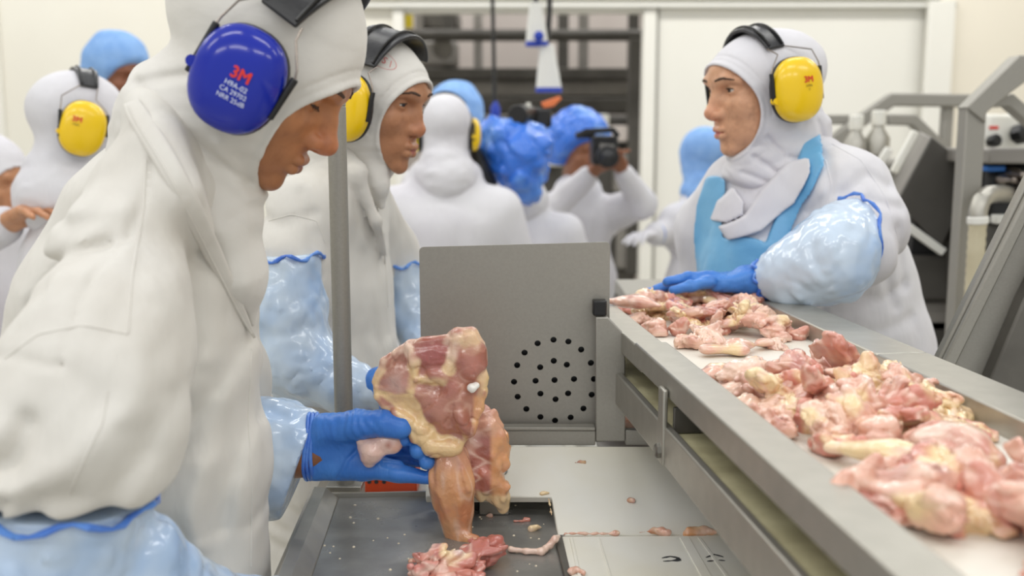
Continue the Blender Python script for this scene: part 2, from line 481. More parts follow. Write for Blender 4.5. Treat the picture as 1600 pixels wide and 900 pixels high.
# ------------------------------------------------------------------ things hanging from the ceiling
YH = 4.4
def hanging_nozzle(px0, px1, py0, py1, label, lean):
    t = thing('hanging_nozzle', label, 'nozzle', Q((px0 + px1) / 2, py1, YH), 'hanging white nozzles')
    c = Q((px0 + px1) / 2, py1, YH); top = Q((px0 + px1) / 2 - lean, py0, YH)
    w = M(px1 - px0, YH) / 2
    g = G(); n = 16; V = []
    prof = [(0.0, 1.0), (0.35, 0.86), (0.75, 0.66), (0.97, 0.58), (1.0, 0.40)]
    for (tt, k) in prof:
        p = c + (top - c) * tt
        for j in range(n):
            a = 2 * math.pi * j / n
            V.append(p + np.array([math.copysign(abs(math.cos(a)) ** 0.6, math.cos(a)) * w * k, math.copysign(abs(math.sin(a)) ** 0.6, math.sin(a)) * w * 0.75 * k, 0]))
    Fs = [(i * n + j, i * n + (j + 1) % n, (i + 1) * n + (j + 1) % n, (i + 1) * n + j) for i in range(len(prof) - 1) for j in range(n)] + [tuple(range(n - 1, -1, -1)), tuple(range(4 * n, 5 * n))]
    g.add(V, Fs)
    obj('shell', g, MT['paleplastic'], t)
    r = G(); V = []
    for (dz, k) in ((0.002, 1.02), (-0.016, 1.05)):
        for j in range(n):
            a = 2 * math.pi * j / n
            V.append(c + np.array([math.copysign(abs(math.cos(a)) ** 0.6, math.cos(a)) * w * k, math.copysign(abs(math.sin(a)) ** 0.6, math.sin(a)) * w * 0.75 * k, dz]))
    r.add(V, [(j, n + j, n + (j + 1) % n, (j + 1) % n) for j in range(n)] + [tuple(range(n)), tuple(range(2 * n - 1, n - 1, -1))])
    obj('rim', r, MT['bluehem'], t)
    return t, top
t, top = hanging_nozzle(822, 856, 4, 66, 'white nozzle with a blue rim hanging highest in the opening', 2)
obj('cord', G().tube([top, top + np.array([0.0, 0, 0.6]), np.array([top[0], top[1], 3.9])], 0.012, 8), MT['black'], t)
obj('trigger', G().lathe(Q(842, 56, YH - 0.07), (0, 1, 0), [(0.006, -0.01), (0.02, 0), (0.02, 0.02)]), MT['bluehem'], t)
t, top = hanging_nozzle(838, 877, 70, 138, 'white nozzle with a blue rim hanging lower, above the orange lamp', 3)
obj('cord', G().tube([top, top + np.array([0.01, 0.02, 0.12]), top + np.array([0.02, 0.05, 0.6]), np.array([top[0], top[1] + 0.05, 3.9])], 0.012, 8), MT['black'], t)
cw = thing('hanging_cable', 'thin black cable with a blue plug hanging beside the white nozzles', 'cable', Q(773, 185, 4.7))
obj('wire', G().tube([Q(773, 165, 4.7), Q(771, 60, 4.7), Q(769, -20, 4.7), Q(769, -20, 4.7) * np.array([1, 1, 0]) + np.array([0, 0, 3.9])], 0.009, 8), MT['black'], cw)
obj('plug', G().lathe(Q(774, 186, 4.7), (0, 0, 1), [(0.015, 0), (0.022, 0.005), (0.022, 0.05), (0.012, 0.07), (0.009, 0.08)]), MT['bluehem'], cw)

# ------------------------------------------------------------------ grey tables behind the line
tb = thing('steel_stand', 'low grey steel stand behind the conveyor end, left of the right worker', 'stand', np.array([0.31, 2.30, 0]))
zt = 1.42 - (436 - 218) / 1600 * 2.42
obj('top', G().box((0.315, 2.30, zt - 0.015), (0.14, 0.24, 0.03)), MT['steelmat'], tb, bevel=0.004)
for sx in (-0.05, 0.05):
    for sy in (-0.1, 0.1): obj('leg', G().box((0.315 + sx, 2.30 + sy, (zt - 0.03) / 2), (0.025, 0.025, zt - 0.03)), MT['steel'], tb)

# ------------------------------------------------------------------ conveyor
UX = np.array([-0.1015, 1.0, 0]); UX /= np.linalg.norm(UX)
VX = np.array([UX[1], -UX[0], 0])
def C(s, off, z): return UX * s + VX * off + np.array([0, 0, z])
def extr(g, prof, s0, s1): return g.prism([C(s0, o_, z) for o_, z in prof], UX * (s1 - s0))
AX = [VX, UX, np.array([0, 0, 1.0])]
conv = thing('belt_conveyor', 'two level stainless conveyor carrying heaps of raw chicken on a white belt', 'conveyor', C(0.8, 0.45, 0))
S0 = -0.6
ZR, ZB = 1.155, 1.130
obj('upper_belt', extr(G(), [(0.331, ZB), (0.582, ZB), (0.582, ZB - 0.006), (0.331, ZB - 0.006)], S0, 1.70), MT['belt'], conv, bevel=0.002)
obj('belt_bed', extr(G(), [(0.333, ZB - 0.006), (0.58, ZB - 0.006), (0.58, ZB - 0.014), (0.333, ZB - 0.014)], S0, 1.68), MT['steeldark'], conv)
lp = [(0.2925, ZR), (0.3325, ZR), (0.3325, ZB - 0.004), (0.328, ZB - 0.004), (0.328, ZR - 0.006), (0.297, ZR - 0.006), (0.297, ZR - 0.030), (0.2925, ZR - 0.030)]
obj('side_rail', extr(G(), lp, 1.255, 1.60), MT['steel'], conv, bevel=0.0025)
lp2 = [(o_ - 0.002 if o_ < 0.31 else o_ + 0.001, z + 0.004) for o_, z in lp]
obj('side_rail', extr(G(), lp2, S0, 1.285), MT['steel'], conv, bevel=0.003)
rp = [(0.580, ZR), (0.648, ZR), (0.648, ZR - 0.10), (0.643, ZR - 0.10), (0.643, ZR - 0.006), (0.586, ZR - 0.006), (0.586, ZB - 0.004), (0.580, ZB - 0.004)]
obj('side_rail', extr(G(), rp, 1.205, 1.66), MT['steel'], conv, bevel=0.0025)
obj('side_rail', extr(G(), rp, S0, 1.203), MT['steel'], conv, bevel=0.0025)
obj('lower_belt', extr(G(), [(0.297, 1.090), (0.575, 1.090), (0.575, 1.083), (0.297, 1.083)], S0, 1.62), MT['olivebelt'], conv)
obj('lower_bed', extr(G(), [(0.297, 1.083), (0.575, 1.083), (0.575, 1.072), (0.297, 1.072)], S0, 1.62), MT['steeldark'], conv)
obj('lower_beam', extr(G(), [(0.286, 1.097), (0.296, 1.097), (0.296, 1.052), (0.286, 1.052)], S0, 1.50), MT['steel'], conv, bevel=0.002)
obj('lower_beam', extr(G(), [(0.576, 1.10), (0.586, 1.10), (0.586, 1.05), (0.576, 1.05)], S0, 1.62), MT['steel'], conv, bevel=0.002)
br = obj('bracket', G().box(C(1.115, 0.2865, 1.096), (0.006, 0.024, 0.088), AX), MT['steel'], conv, bevel=0.002)
obj('bolt', G().lathe(C(1.115, 0.2835, 1.066), -VX, [(0.009, 0), (0.009, 0.004), (0.006, 0.006)], 8), MT['bolt'], br)
cm = obj('cross_member', G().box(C(1.10, 0.43, 1.106), (0.27, 0.006, 0.030), AX), MT['steeldark'], conv, bevel=0.001)
obj('bolt', G().lathe(C(1.097, 0.330, 1.106), -UX, [(0.008, 0), (0.008, 0.004), (0.006, 0.006)], 10), MT['bolt'], cm)
for s_ in (0.1, 1.55):
    for o_ in (0.50, 0.625): obj('leg', G().box(C(s_, o_, 0.52), (0.04, 0.04, 1.07), AX), MT['steel'], conv, bevel=0.003)
obj('end_roller', G().tube([C(1.70, 0.335, ZB - 0.02), C(1.70, 0.578, ZB - 0.02)], 0.017, 16), MT['whiteplastic'], conv)

# ------------------------------------------------------------------ guard plate, frame
YG = 1.40
gp = thing('guard_panel', 'upright grey steel guard panel with a round pattern of drilled holes', 'panel', Q(800, 690, YG + 0.03))
# drilled plate: a filled 2D curve with real holes, turned upright
cu = bpy.data.curves.new('plate_outline', 'CURVE'); cu.dimensions = '2D'; cu.fill_mode = 'BOTH'; cu.extrude = 0.0015
YP = YG + 0.030
def pl(px, py):
    p = Q(px, py, YP); return (p[0], p[2])
def spline(pts):
    s = cu.splines.new('POLY'); s.points.add(len(pts) - 1); s.use_cyclic_u = True
    for i, (x, y) in enumerate(pts): s.points[i].co = (x, y, 0, 1)
rc = 0.006
c4 = [pl(655, 386), pl(953, 378), pl(951, 690), pl(660, 690)]
outl = []
for i in range(4):
    p = np.array(c4[i]); a_ = np.array(c4[i - 1]) - p; b_ = np.array(c4[(i + 1) % 4]) - p
    a_ /= np.linalg.norm(a_); b_ /= np.linalg.norm(b_)
    for k in range(6):
        th = k / 5 * math.pi / 2
        outl.append(p + rc * (a_ * (1 - math.sin(th)) + b_ * (1 - math.cos(th))))
spline(outl)
holes = [(562, 427), (620, 434), (670, 465), (708, 517), (720, 580), (711, 641), (679, 695), (629, 730), (568, 742), (511, 728), (456, 697), (422, 649), (408, 591), (420, 526), (449, 477), (500, 441),
         (563, 509), (614, 524), (642, 580), (619, 636), (570, 659), (511, 637), (492, 587), (510, 534), (566, 584)]
HR = M(5.0, YP)
for (hx, hy) in holes:
    c_ = pl(640 + hx * 0.4, 360 + hy * 0.4)
    spline([(c_[0] + HR * math.cos(k * math.pi / 9), c_[1] + HR * math.sin(k * math.pi / 9)) for k in range(18)])
co = bpy.data.objects.new('plate_outline', cu); COL.objects.link(co)
me = bpy.data.meshes.new_from_object(co.evaluated_get(bpy.context.evaluated_depsgraph_get()))
bpy.data.objects.remove(co); bpy.data.curves.remove(cu)
gl = world_loc(gp)
for v in me.vertices: v.co = (v.co.x - gl[0], YP + v.co.z - gl[1], v.co.y - gl[2])
me.flip_normals()
me.materials.clear(); me.materials.append(MT['steelmat'])
po = bpy.data.objects.new('plate', me); COL.objects.link(po); po.parent = gp
obj('black_backing', xbox(G(), 700, 950, 512, 690, YP + 0.012, 0.05), MT['black'], gp, bevel=0.004)  # black backing added so the drilled holes look dark inside
# folded frame in front of it, with the post and base strip
fr = G().prism([Q(x, y, YG) for x, y in ((931, 496), (950, 496), (977, 524), (977, 690), (931, 690))], (0, 0.012, 0))
obj('post', fr, MT['steelmat'], gp, bevel=0.0015)
obj('base_strip', G().prism([Q(x, y, YG) for x, y in ((640, 673), (930.5, 673), (930.5, 696), (640, 696))], (0, 0.012, 0)), MT['steelmat'], gp, bevel=0.0015)
obj('base_strip', G().prism([Q(x, y, YG) for x, y in ((977.5, 672), (1022, 672), (1030, 696), (977.5, 696))], (0, 0.012, 0)), MT['steelmat'], gp, bevel=0.0015)
obj('end_stop', xbox(G(), 927, 948, 470, 494, YG + 0.005, 0.02), MT['black'], gp, bevel=0.002)
obj('rib', xbox(G(), 640, 930, 668, 673, YG - 0.002, 0.02), MT['steelmat'], gp, bevel=0.001)

# ------------------------------------------------------------------ work station: tray, chute board, lower board, upright
ZT = 0.92
tr = thing('cutting_tray', 'wet dark steel tray with a raised folded left edge, meat on it', 'tray', QZ(660, 850, ZT) * np.array([1, 1, 0]))
tl = [QZ(488, 900, ZT), QZ(530, 778, ZT), QZ(870, 770, ZT), QZ(893, 900, ZT)]
d0 = tl[0] - tl[1]; d1 = tl[3] - tl[2]
obj('pan', G().prism([tl[1], tl[2], tl[3] + d1 * 0.5, tl[0] + d0 * 0.5], (0, 0, -0.004)), MT['tray'], tr)
lipg = G()
e0, e1 = tl[1], tl[0] + d0 * 0.5
dirn = (e1 - e0) / np.linalg.norm(e1 - e0); side = np.array([dirn[1], -dirn[0], 0.0])
if side[0] > 0: side = -side
up = np.array([0, 0, 1.0])
sec = [(0, -0.004), (0, 0.0), (0.018, 0.016), (0.034, 0.018), (0.040, 0.012), (0.040, -0.04), (0.036, -0.04), (0.036, 0.008), (0.018, 0.010), (0.004, -0.004)]
lipg.prism([e0 + side * a + up * b for a, b in sec], e1 - e0)
obj('folded_edge', lipg, MT['steel'], tr, bevel=0.003)
obj('back_edge', G().prism([tl[1] + side * 0.03, tl[2], tl[2] + up * 0.006, tl[1] + side * 0.03 + up * 0.006], (0, 0.004, 0)), MT['steel'], tr)
bk = tl[2] + (tl[3] - tl[2]) * -0.02
obj('side_edge', G().prism([QZ(866, 842, ZT + 0.0005), QZ(879, 842, ZT + 0.0005), QZ(906, 950, ZT + 0.0005), QZ(893, 950, ZT + 0.0005)], (0, 0, 0.005)), MT['steeldark'], tr, bevel=0.001)
for p in (tl[1] + np.array([0.0, -0.02, 0]), tl[2] + np.array([-0.05, -0.02, 0]), tl[0] + np.array([0.02, 0, 0])):
    obj('leg', G().box((p[0], p[1], (ZT - 0.004) / 2), (0.035, 0.035, ZT - 0.004)), MT['steel'], tr)

# sloping white board
pA = np.array([0, 1.27, 1.42 - (835 - 218) / 1600 * 1.27]); pB = np.array([0, 1.405, 1.42 - (697 - 218) / 1600 * 1.405])
sl = pB - pA; bn = np.cross(np.array([1.0, 0, 0]), sl); bn /= np.linalg.norm(bn)
def QB(px, py): return QP(px, py, pA, bn)
bd = thing('cutting_board', 'sloping white plastic board with stains, beside the dark tray', 'board', QB(950, 835))
poly = [(665, 697), (1043, 697), (1100, 760), (1132, 837), (872, 837), (862, 776), (665, 776)]
obj('sheet', G().prism([QB(x, y) for x, y in poly], -bn * 0.012), MT['whiteplastic'], bd, bevel=0.002)
obj('bolt', G().lathe(QB(783, 736), bn, [(0.009, 0.0), (0.009, 0.002), (0.006, 0.003), (0.005, 0.0015)], 16), MT['bolt'], bd)
obj('foot', G().prism([QB(x, y) - bn * 0.013 for x, y in ((905, 720), (1000, 720), (1010, 800), (905, 800))], (0, 0, -0.02)), MT['steeldark'], bd)
rk = obj('support_block', G().box(QZ(772, 806, ZT) + np.array([0, 0.012, 0.0165]), (M(46, 1.36), 0.02, 0.032)), MT['steelmat'], bd, bevel=0.001)
obj('support_block', G().box(QZ(742, 806, ZT) + np.array([0, 0.03, 0.014]), (M(14, 1.36), 0.02, 0.027)), MT['black'], bd, bevel=0.001)
obj('gap_shade_plate', G().box(QZ(830, 800, ZT) + np.array([0, 0.045, 0.014]), (M(75, 1.40), 0.006, 0.027)), MT['steeldark'], bd, bevel=0.001)  # dark plate added to stand for the shade under the board

ZL = 0.926
lb = thing('plastic_plank', 'flat white ribbed plastic plank with two dark ink marks, nearest the camera', 'plank', QZ(1000, 880, ZL))
q = [QZ(878, 838, ZL), QZ(1150, 836, ZL), QZ(1200, 930, ZL), QZ(907, 960, ZL)]
obj('sheet', G().prism(q, (0, 0, -0.02)), MT['whiteplastic'], lb, bevel=0.0015)
for (xa, ya, xb, yb, w) in ((890, 842, 908, 925, 0.004), (1062, 841, 1108, 925, 0.012), (1090, 841, 1150, 925, 0.004), (935, 842, 960, 925, 0.002)):
    a_, b_ = QZ(xa, ya, ZL), QZ(xb, yb, ZL)
    obj('rib', G().prism([a_, b_, b_ + np.array([w, 0, 0]), a_ + np.array([w, 0, 0])], (0, 0, 0.0016)), MT['whiteplastic'], lb, bevel=0.0005)
def ink(px, py, strokes):
    g = G()
    for (x0, y0, x1, y1, w) in strokes:
        a_, b_ = QZ(px + x0, py + y0, ZL + 0.0004), QZ(px + x1, py + y1, ZL + 0.0004)
        d_ = (b_ - a_); d_ /= np.linalg.norm(d_); n_ = np.array([-d_[1], d_[0], 0]) * w
        g.prism([a_ + n_ * 0.3, (a_ + b_) / 2 + n_, b_ + n_ * 0.4, b_ - n_ * 0.4, (a_ + b_) / 2 - n_, a_ - n_ * 0.3], (0, 0, 0.0003))
    obj('ink_mark', g, MT['ink'], lb, smooth=False)
ink(1050, 873, [(-16, -1, -2, -4, 0.0016), (-4, -4, 12, -1, 0.002), (-14, 4, 0, 3, 0.0012), (0, 3, 14, 2, 0.003), (6, 0, 14, 1, 0.0024)])
ink(1117, 871, [(-14, 0, 0, -5, 0.0016), (-2, -5, 13, -1, 0.0016), (-12, 6, -2, 5, 0.0014), (6, 4, 16, 5, 0.0012)])
obj('support', G().box((QZ(1000, 880, ZL)[0], QZ(1000, 880, ZL)[1], (ZL - 0.02) / 2), (0.06, 0.06, ZL - 0.02)), MT['steel'], lb)

up_ = thing('upright_pole', 'plain grey steel upright pole at the back corner of the tray', 'pole', QZ(540, 766, ZT))
b0 = QZ(540, 762, ZT); rpole = M(14.5, 1.45)
top = Q(527, 165, b0[1])
obj('tube', G().tube([b0 + up * 0.001, np.array([b0[0], b0[1], top[2]])], rpole, 20), MT['steelmat'], up_, bevel=0.002)
obj('foot_plate', G().box(b0 + np.array([0, 0, 0.004]), (0.05, 0.04, 0.008)), MT['steel'], up_, bevel=0.001)
obj('cap', G().lathe(np.array([b0[0], b0[1], top[2]]), (0, 0, 1), [(rpole, 0), (rpole, 0.004), (rpole * 0.7, 0.009), (0.001, 0.010)], 20), MT['steel'], up_)

oc = thing('orange_crate', 'bright orange plastic box behind the tray, under the gloved hand', 'box', QZ(612, 772, ZT - 0.0))
g = G(); a_ = Q(570, 772, 1.52); b_ = Q(651, 735, 1.52)
g.box(((a_[0] + b_[0]) / 2, 1.55, (a_[2] + b_[2]) / 2), (b_[0] - a_[0], 0.06, b_[2] - a_[2]))
obj('body', g, MT['orange'], oc, bevel=0.003)
obj('rim', G().box(((a_[0] + b_[0]) / 2, 1.55, b_[2] - 0.003), (b_[0] - a_[0] + 0.006, 0.066, 0.006)), MT['orange'], oc, bevel=0.001)
for px in (577, 588, 600):
    obj('print_mark', G().lathe(Q(px, 753, 1.5195), (0, -1, 0), [(0.0035, 0), (0.003, 0.0006)], 7), MT['ink'], oc)
sb = thing('support_shelf', 'steel shelf strip behind the tray carrying the orange box', 'shelf', (a_[0] + 0.04, 1.55, 0))
obj('top', G().box((a_[0] + 0.07, 1.55, a_[2] - 0.006), (0.30, 0.08, 0.012)), MT['steel'], sb)
obj('leg', G().box((a_[0] + 0.05, 1.56, (a_[2] - 0.012) / 2), (0.03, 0.03, a_[2] - 0.012)), MT['steel'], sb)

# ------------------------------------------------------------------ machinery on the right
ch = thing('steel_chute', 'large slanted grey steel chute rising at the right edge behind the rail', 'chute', Q(1640, 640, 1.5) * np.array([1, 1, 0]))
Yc = 1.47
obj('side_plate', G().prism([Q(x, y, Yc) for x, y in ((1452, 590), (1600, 292), (1690, 110), (1800, 110), (1800, 760), (1452, 760))], (0, 0.02, 0)), MT['steelmat'], ch, bevel=0.003)
obj('edge_flange', G().prism([Q(x, y, Yc - 0.012) for x, y in ((1462, 592), (1606, 304), (1696, 124), (1712, 124), (1626, 304), (1484, 592))], (0, 0.012, 0)), MT['steelmat'], ch, bevel=0.003)
obj('inner_panel', G().prism([Q(x, y, Yc - 0.03) for x, y in ((1540, 610), (1600, 468), (1680, 300), (1800, 300), (1800, 760), (1540, 760))], (0, 0.03, 0)), MT['steeldark'], ch, bevel=0.004)
p = Q(1700, 760, Yc)
obj('leg', G().box((p[0], Yc + 0.03, p[2] / 2), (0.06, 0.06, p[2])), MT['steel'], ch)

hp = thing('tilted_hopper', 'tilted dark steel hopper box with a pale edge behind the right worker', 'hopper', Q(1455, 390, 2.9) * np.array([1, 1, 0]))
ft = [(1456, 214), (1507, 254), (1505, 318), (1470, 388), (1402, 316)]
off = Q(1436, 204, 3.15) - Q(1456, 214, 2.85)
obj('front_plate', G().prism([Q(x, y, 2.85) for x, y in ft], off * 0.08), MT['greymach'], hp, bevel=0.004)
obj('shell', G().prism([Q(x, y, 2.85) + off * 0.09 for x, y in ft], off * 0.9), MT['midgrey'], hp, bevel=0.006)
obj('edge_bar', G().beam([Q(1430, 205, 2.83), Q(1396, 270, 2.83)], 0.02, 0.02, (0, 1, 0)), MT['whiteplastic'], hp, bevel=0.004)
obj('lower_flange', G().beam([Q(1418, 354, 2.83), Q(1474, 394, 2.83)], 0.02, 0.022, (0, 1, 0)), MT['paleplastic'], hp, bevel=0.003)
obj('stand', xbox(G(), 1405, 1500, 400, 470, 2.95, 0.3), MT['greymach'], hp, bevel=0.01)
obj('stand', xbox(G(), 1420, 1495, 470, 520, 3.0, 0.3), MT['midgrey'], hp, bevel=0.01)
a_ = Q(1455, 520, 3.1)
obj('pedestal', G().box((a_[0] + 0.06, 3.15, a_[2] / 2 + 0.03), (0.3, 0.3, a_[2] + 0.06)), MT['greymach'], hp, bevel=0.01)
obj('neck', G().prism([Q(x, y, 2.98) for x, y in ((1430, 350), (1490, 330), (1500, 420), (1420, 420))], (0, 0.15, 0)), MT['black'], hp)

fa = thing('tubular_frame', 'bent grey tubular machine frame against the far right wall', 'frame', Q(1450, 218, 3.7) * np.array([1, 1, 0]))
def bt(pts, Y, w=0.05, d=0.05): return G().beam([Q(x, y, Y) for x, y in pts], d, w, (0, 1, 0))
obj('top_tube', bt(((1300, 224), (1345, 188), (1392, 156), (1560, 158)), 3.7, 0.045), MT['steelmat'], fa, bevel=0.006)
obj('mid_tube', bt(((1290, 187), (1345, 187)), 3.75, 0.035), MT['steelmat'], fa, bevel=0.005)
obj('mid_tube', bt(((1385, 187), (1425, 188), (1450, 212), (1500, 262)), 3.65, 0.038), MT['steelmat'], fa, bevel=0.005)
b_ = Q(1484, 160, 3.7)
obj('post', G().box((b_[0], 3.72, b_[2] / 2), (0.035, 0.04, b_[2])), MT['steelmat'], fa, bevel=0.004)
b2 = Q(1300, 224, 3.7)
obj('post', G().box((b2[0], 3.72, b2[2] / 2), (0.035, 0.04, b2[2])), MT['steelmat'], fa, bevel=0.004)

gt = thing('gantry_post', 'flat grey steel gantry post with a slanted head at the right', 'gantry', Q(1526, 218, 2.5) * np.array([1, 1, 0]))
b_ = Q(1524, 330, 2.5)
obj('post', G().prism([Q(1511, 168, 2.5), Q(1541, 190, 2.5), np.array([Q(1541, 190, 2.5)[0], 2.5, 0]), np.array([Q(1511, 168, 2.5)[0], 2.5, 0])], (0, 0.05, 0)), MT['steelmat'], gt, bevel=0.003)
obj('head', G().prism([Q(x, y, 2.49) for x, y in ((1511, 168), (1594, 86), (1640, 86), (1640, 100), (1573, 150), (1542, 176), (1541, 192))], (0, 0.06, 0)), MT['steelmat'], gt, bevel=0.003)
obj('brace', G().prism([Q(x, y, 2.56) for x, y in ((1560, 152), (1584, 146), (1640, 196), (1640, 220), (1577, 166), (1548, 168))], (0, 0.05, 0)), MT['steelmat'], gt, bevel=0.003)

mo = thing('drive_unit', 'dark motor and valve cluster with a blue band beside the gantry post', 'motor', Q(1580, 300, 2.6) * np.array([1, 1, 0]))
obj('housing', xbox(G(), 1545, 1640, 256, 345, 2.68, 0.3), MT['black'], mo, bevel=0.02)
obj('shelf', xbox(G(), 1546, 1640, 232, 256, 2.6, 0.3), MT['midgrey'], mo, bevel=0.006)
obj('band', xbox(G(), 1542, 1572, 259, 268, 2.64, 0.05), mat('blue_band', (40, 110, 190), 0.4), mo, bevel=0.004)
for (px, py, r) in ((1564, 280, 9), (1578, 272, 10), (1590, 284, 9), (1572, 298, 8), (1588, 304, 8)):
    obj('valve', G().lathe(Q(px, py, 2.66), (0, -1, 0), [(M(r, 2.6), 0), (M(r, 2.6), 0.03), (M(r * 0.6, 2.6), 0.04), (M(r * 0.5, 2.6), 0.07), (0.002, 0.075)], 12), MT['wire'], mo)
obj('panel', xbox(G(), 1556, 1580, 336, 350, 2.6, 0.03), MT['paleplastic'], mo, bevel=0.004)
obj('base', xbox(G(), 1545, 1640, 350, 470, 2.7, 0.3), MT['greymach'], mo, bevel=0.02)
b_ = Q(1590, 470, 2.8)
obj('pedestal', G().box((b_[0], 2.85, b_[2] / 2 + 0.02), (0.16, 0.25, b_[2] + 0.04)), MT['greymach'], mo)
hs = thing('ribbed_hose', 'beige ribbed hose with a pale elbow running down the gantry post', 'hose', Q(1528, 460, 2.42))
zz = []
for k in range(60):
    py = 345 + k * 7; zz.append((Q(1528, 345, 2.43) * np.array([1, 1, 0]) + np.array([0, 0, Q(1528, py, 2.43)[2]]), M(12.5 + (1.2 if k % 2 else 0), 2.43)))
zz = [z_ for z_ in zz if z_[0][2] > 0.0]
obj('hose', G().tube([z_[0] for z_ in zz], [z_[1] for z_ in zz], 14), MT['hose'], hs)
el = [Q(1528, 348, 2.43), Q(1528, 330, 2.43), Q(1533, 314, 2.44), Q(1544, 304, 2.47), Q(1562, 302, 2.55), Q(1580, 304, 2.66)]
obj('elbow', G().tube(el, M(14, 2.43), 16), MT['steel'], hs)
obj('collar', G().tube([Q(1528, 350, 2.43), Q(1528, 338, 2.43)], M(16, 2.43), 16), MT['paleplastic'], hs, bevel=0.003)

pn = thing('push_button_panel', 'white push button box with a red print and a black knob by the gantry', 'control panel', Q(1580, 232, 3.1))
obj('body', xbox(G(), 1544, 1640, 178, 240, 3.1, 0.1), MT['whiteplastic'], pn, bevel=0.01)
obj('knob', G().lathe(Q(1584, 211, 3.08), (0.5, -1, 0.2), [(0.022, 0), (0.03, 0.01), (0.03, 0.04), (0.022, 0.045)], 8), MT['black'], pn)
obj('knob', G().lathe(Q(1546, 222, 3.08), (0.3, -1, 0.2), [(0.015, 0), (0.02, 0.01), (0.02, 0.03), (0.015, 0.035)], 8), MT['black'], pn)
obj('print_mark', xbox(G(), 1546, 1560, 197, 202, 3.098, 0.002), MT['red'], pn)
b_ = Q(1600, 240, 3.1)
obj('stand', G().box((b_[0], 3.16, b_[2] / 2), (0.05, 0.05, b_[2])), MT['steel'], pn)
for px, py, lab in ((1335, 183, 'white capped filter bottle on the machine, left of the pair'), (1370, 176, 'white capped filter bottle on the machine, right of the pair')):
    v = thing('filter_bottle', lab, 'bottle', Q(px, py + 70, 3.3), 'white capped filter bottles')
    c_ = Q(px, py + 70, 3.3); k = M(1, 3.3)
    obj('bottle', G().lathe(c_, (0, 0, 1), [(12 * k, 0), (18 * k, 4 * k), (18 * k, 30 * k), (9 * k, 44 * k), (8 * k, 50 * k)], 16), MT['steel'], v)
    obj('cap', G().lathe(c_ + np.array([0, 0, 48 * k]), (0, 0, 1), [(9 * k, 0), (11 * k, 2 * k), (11 * k, 22 * k), (9 * k, 24 * k)], 16), MT['whiteplastic'], v)
ma = thing('filler_machine', 'pale steel machine body carrying the filter bottles behind the right worker', 'machine', Q(1350, 250, 3.4) * np.array([1, 1, 0]))
a_ = Q(1300, 247, 3.3); b_ = Q(1400, 246, 3.3)
obj('body', G().box(((a_[0] + b_[0]) / 2, 3.42, a_[2] / 2), (b_[0] - a_[0], 0.34, a_[2])), MT['steelmat'], ma, bevel=0.02)
obj('guide_bar', G().beam([Q(1390, 232, 3.15), Q(1370, 262, 3.15)], 0.02, 0.025, (0, 1, 0)), MT['whiteplastic'], ma, bevel=0.004)
# ------------------------------------------------------------------ people: materials
MT['coat'] = mat('white_cotton', (216, 213, 206), 0.9, rgb2=(210, 206, 198), nscale=9, bump=0.42, bdetail=3.0, bscale=15, bdist=0.014, bstretch=(1.5, 1.2, 0.45), spec=0.2, sheen=0.1)
MT['coatbg'] = mat('white_cotton_cool', (220, 219, 222), 0.9, rgb2=(213, 211, 216), nscale=6, bump=0.42, bdetail=3.0, bscale=14, bdist=0.014, bstretch=(1.5, 1.2, 0.5), spec=0.2)
MT['hood'] = mat('white_knit', (218, 215, 209), 0.9, rgb2=(213, 210, 203), nscale=9, bump=0.3, bdetail=3.0, bscale=20, bdist=0.007, bstretch=(1, 1, 1.6), spec=0.2, sheen=0.1)
MT['skin'] = mat('skin', (150, 100, 70), 0.42, attr='Col', rgb2=(120, 70, 45), nscale=70, nlo=0.45, nhi=1.4, bump=0.10, bscale=380, bdist=0.001, sss=0.12, spec=0.4)
MT['nitrile'] = mat('blue_nitrile', (70, 132, 212), 0.36, rgb2=(52, 112, 198), nscale=18, bump=0.45, bscale=70, bdist=0.003, bstretch=(2.2, 1, 0.6), spec=0.45)
MT['sleeve'] = mat('blue_film_over_white', (198, 214, 231), 0.17, rgb2=(138, 177, 226), nscale=8, ndetail=3, nlo=0.46, nhi=0.74, bump=0.55, bdetail=1.2, bscale=30, bdist=0.012, bstretch=(1, 1, 0.45), spec=0.65)
MT['film'] = mat('blue_film', (98, 150, 226), 0.3, rgb2=(62, 112, 208), nscale=30, bump=0.6, bscale=50, bdist=0.006, spec=0.6)
MT['apron'] = mat('pale_blue_vinyl', (122, 184, 222), 0.35, rgb2=(96, 163, 210), nscale=8, bump=0.4, bscale=25, bdist=0.006, spec=0.5)
MT['cap'] = mat('blue_fleece_cap', (142, 182, 232), 0.9, rgb2=(126, 168, 224), nscale=30, bump=0.4, bscale=90, bdist=0.004)
MT['brow'] = mat('dark_hair', (74, 54, 42), 0.85)
MT['eye'] = mat('eye_wet', (220, 215, 210), 0.12, attr='Col')
MT['trousers'] = mat('white_trousers', (214, 211, 204), 0.9, bump=0.2, bscale=20, bdist=0.01)
MT['boot'] = mat('white_rubber_boot', (220, 219, 214), 0.4)
MT['yellow'] = mat('yellow_cup', (246, 206, 8), 0.24, rgb2=(240, 198, 6), nscale=5, spec=0.5, coat=0.3)
MT['blue'] = mat('royal_blue_cup', (20, 42, 166), 0.16, rgb2=(17, 37, 156), nscale=5, spec=0.4, coat=0.12)
MT['cushion'] = mat('black_cushion', (26, 26, 27), 0.5)
MT['crumple'] = mat('crumpled_blue_film', (54, 118, 222), 0.22, rgb2=(120, 172, 238), nscale=8, ndetail=3, nlo=0.5, nhi=0.75, bump=0.7, bscale=14, bdist=0.03, spec=0.7)

def rotm(yaw, pitch=0.0, roll=0.0):
    return np.array((Matrix.Rotation(math.radians(yaw), 3, 'Z') @ Matrix.Rotation(math.radians(pitch), 3, 'Y') @ Matrix.Rotation(math.radians(roll), 3, 'X')))

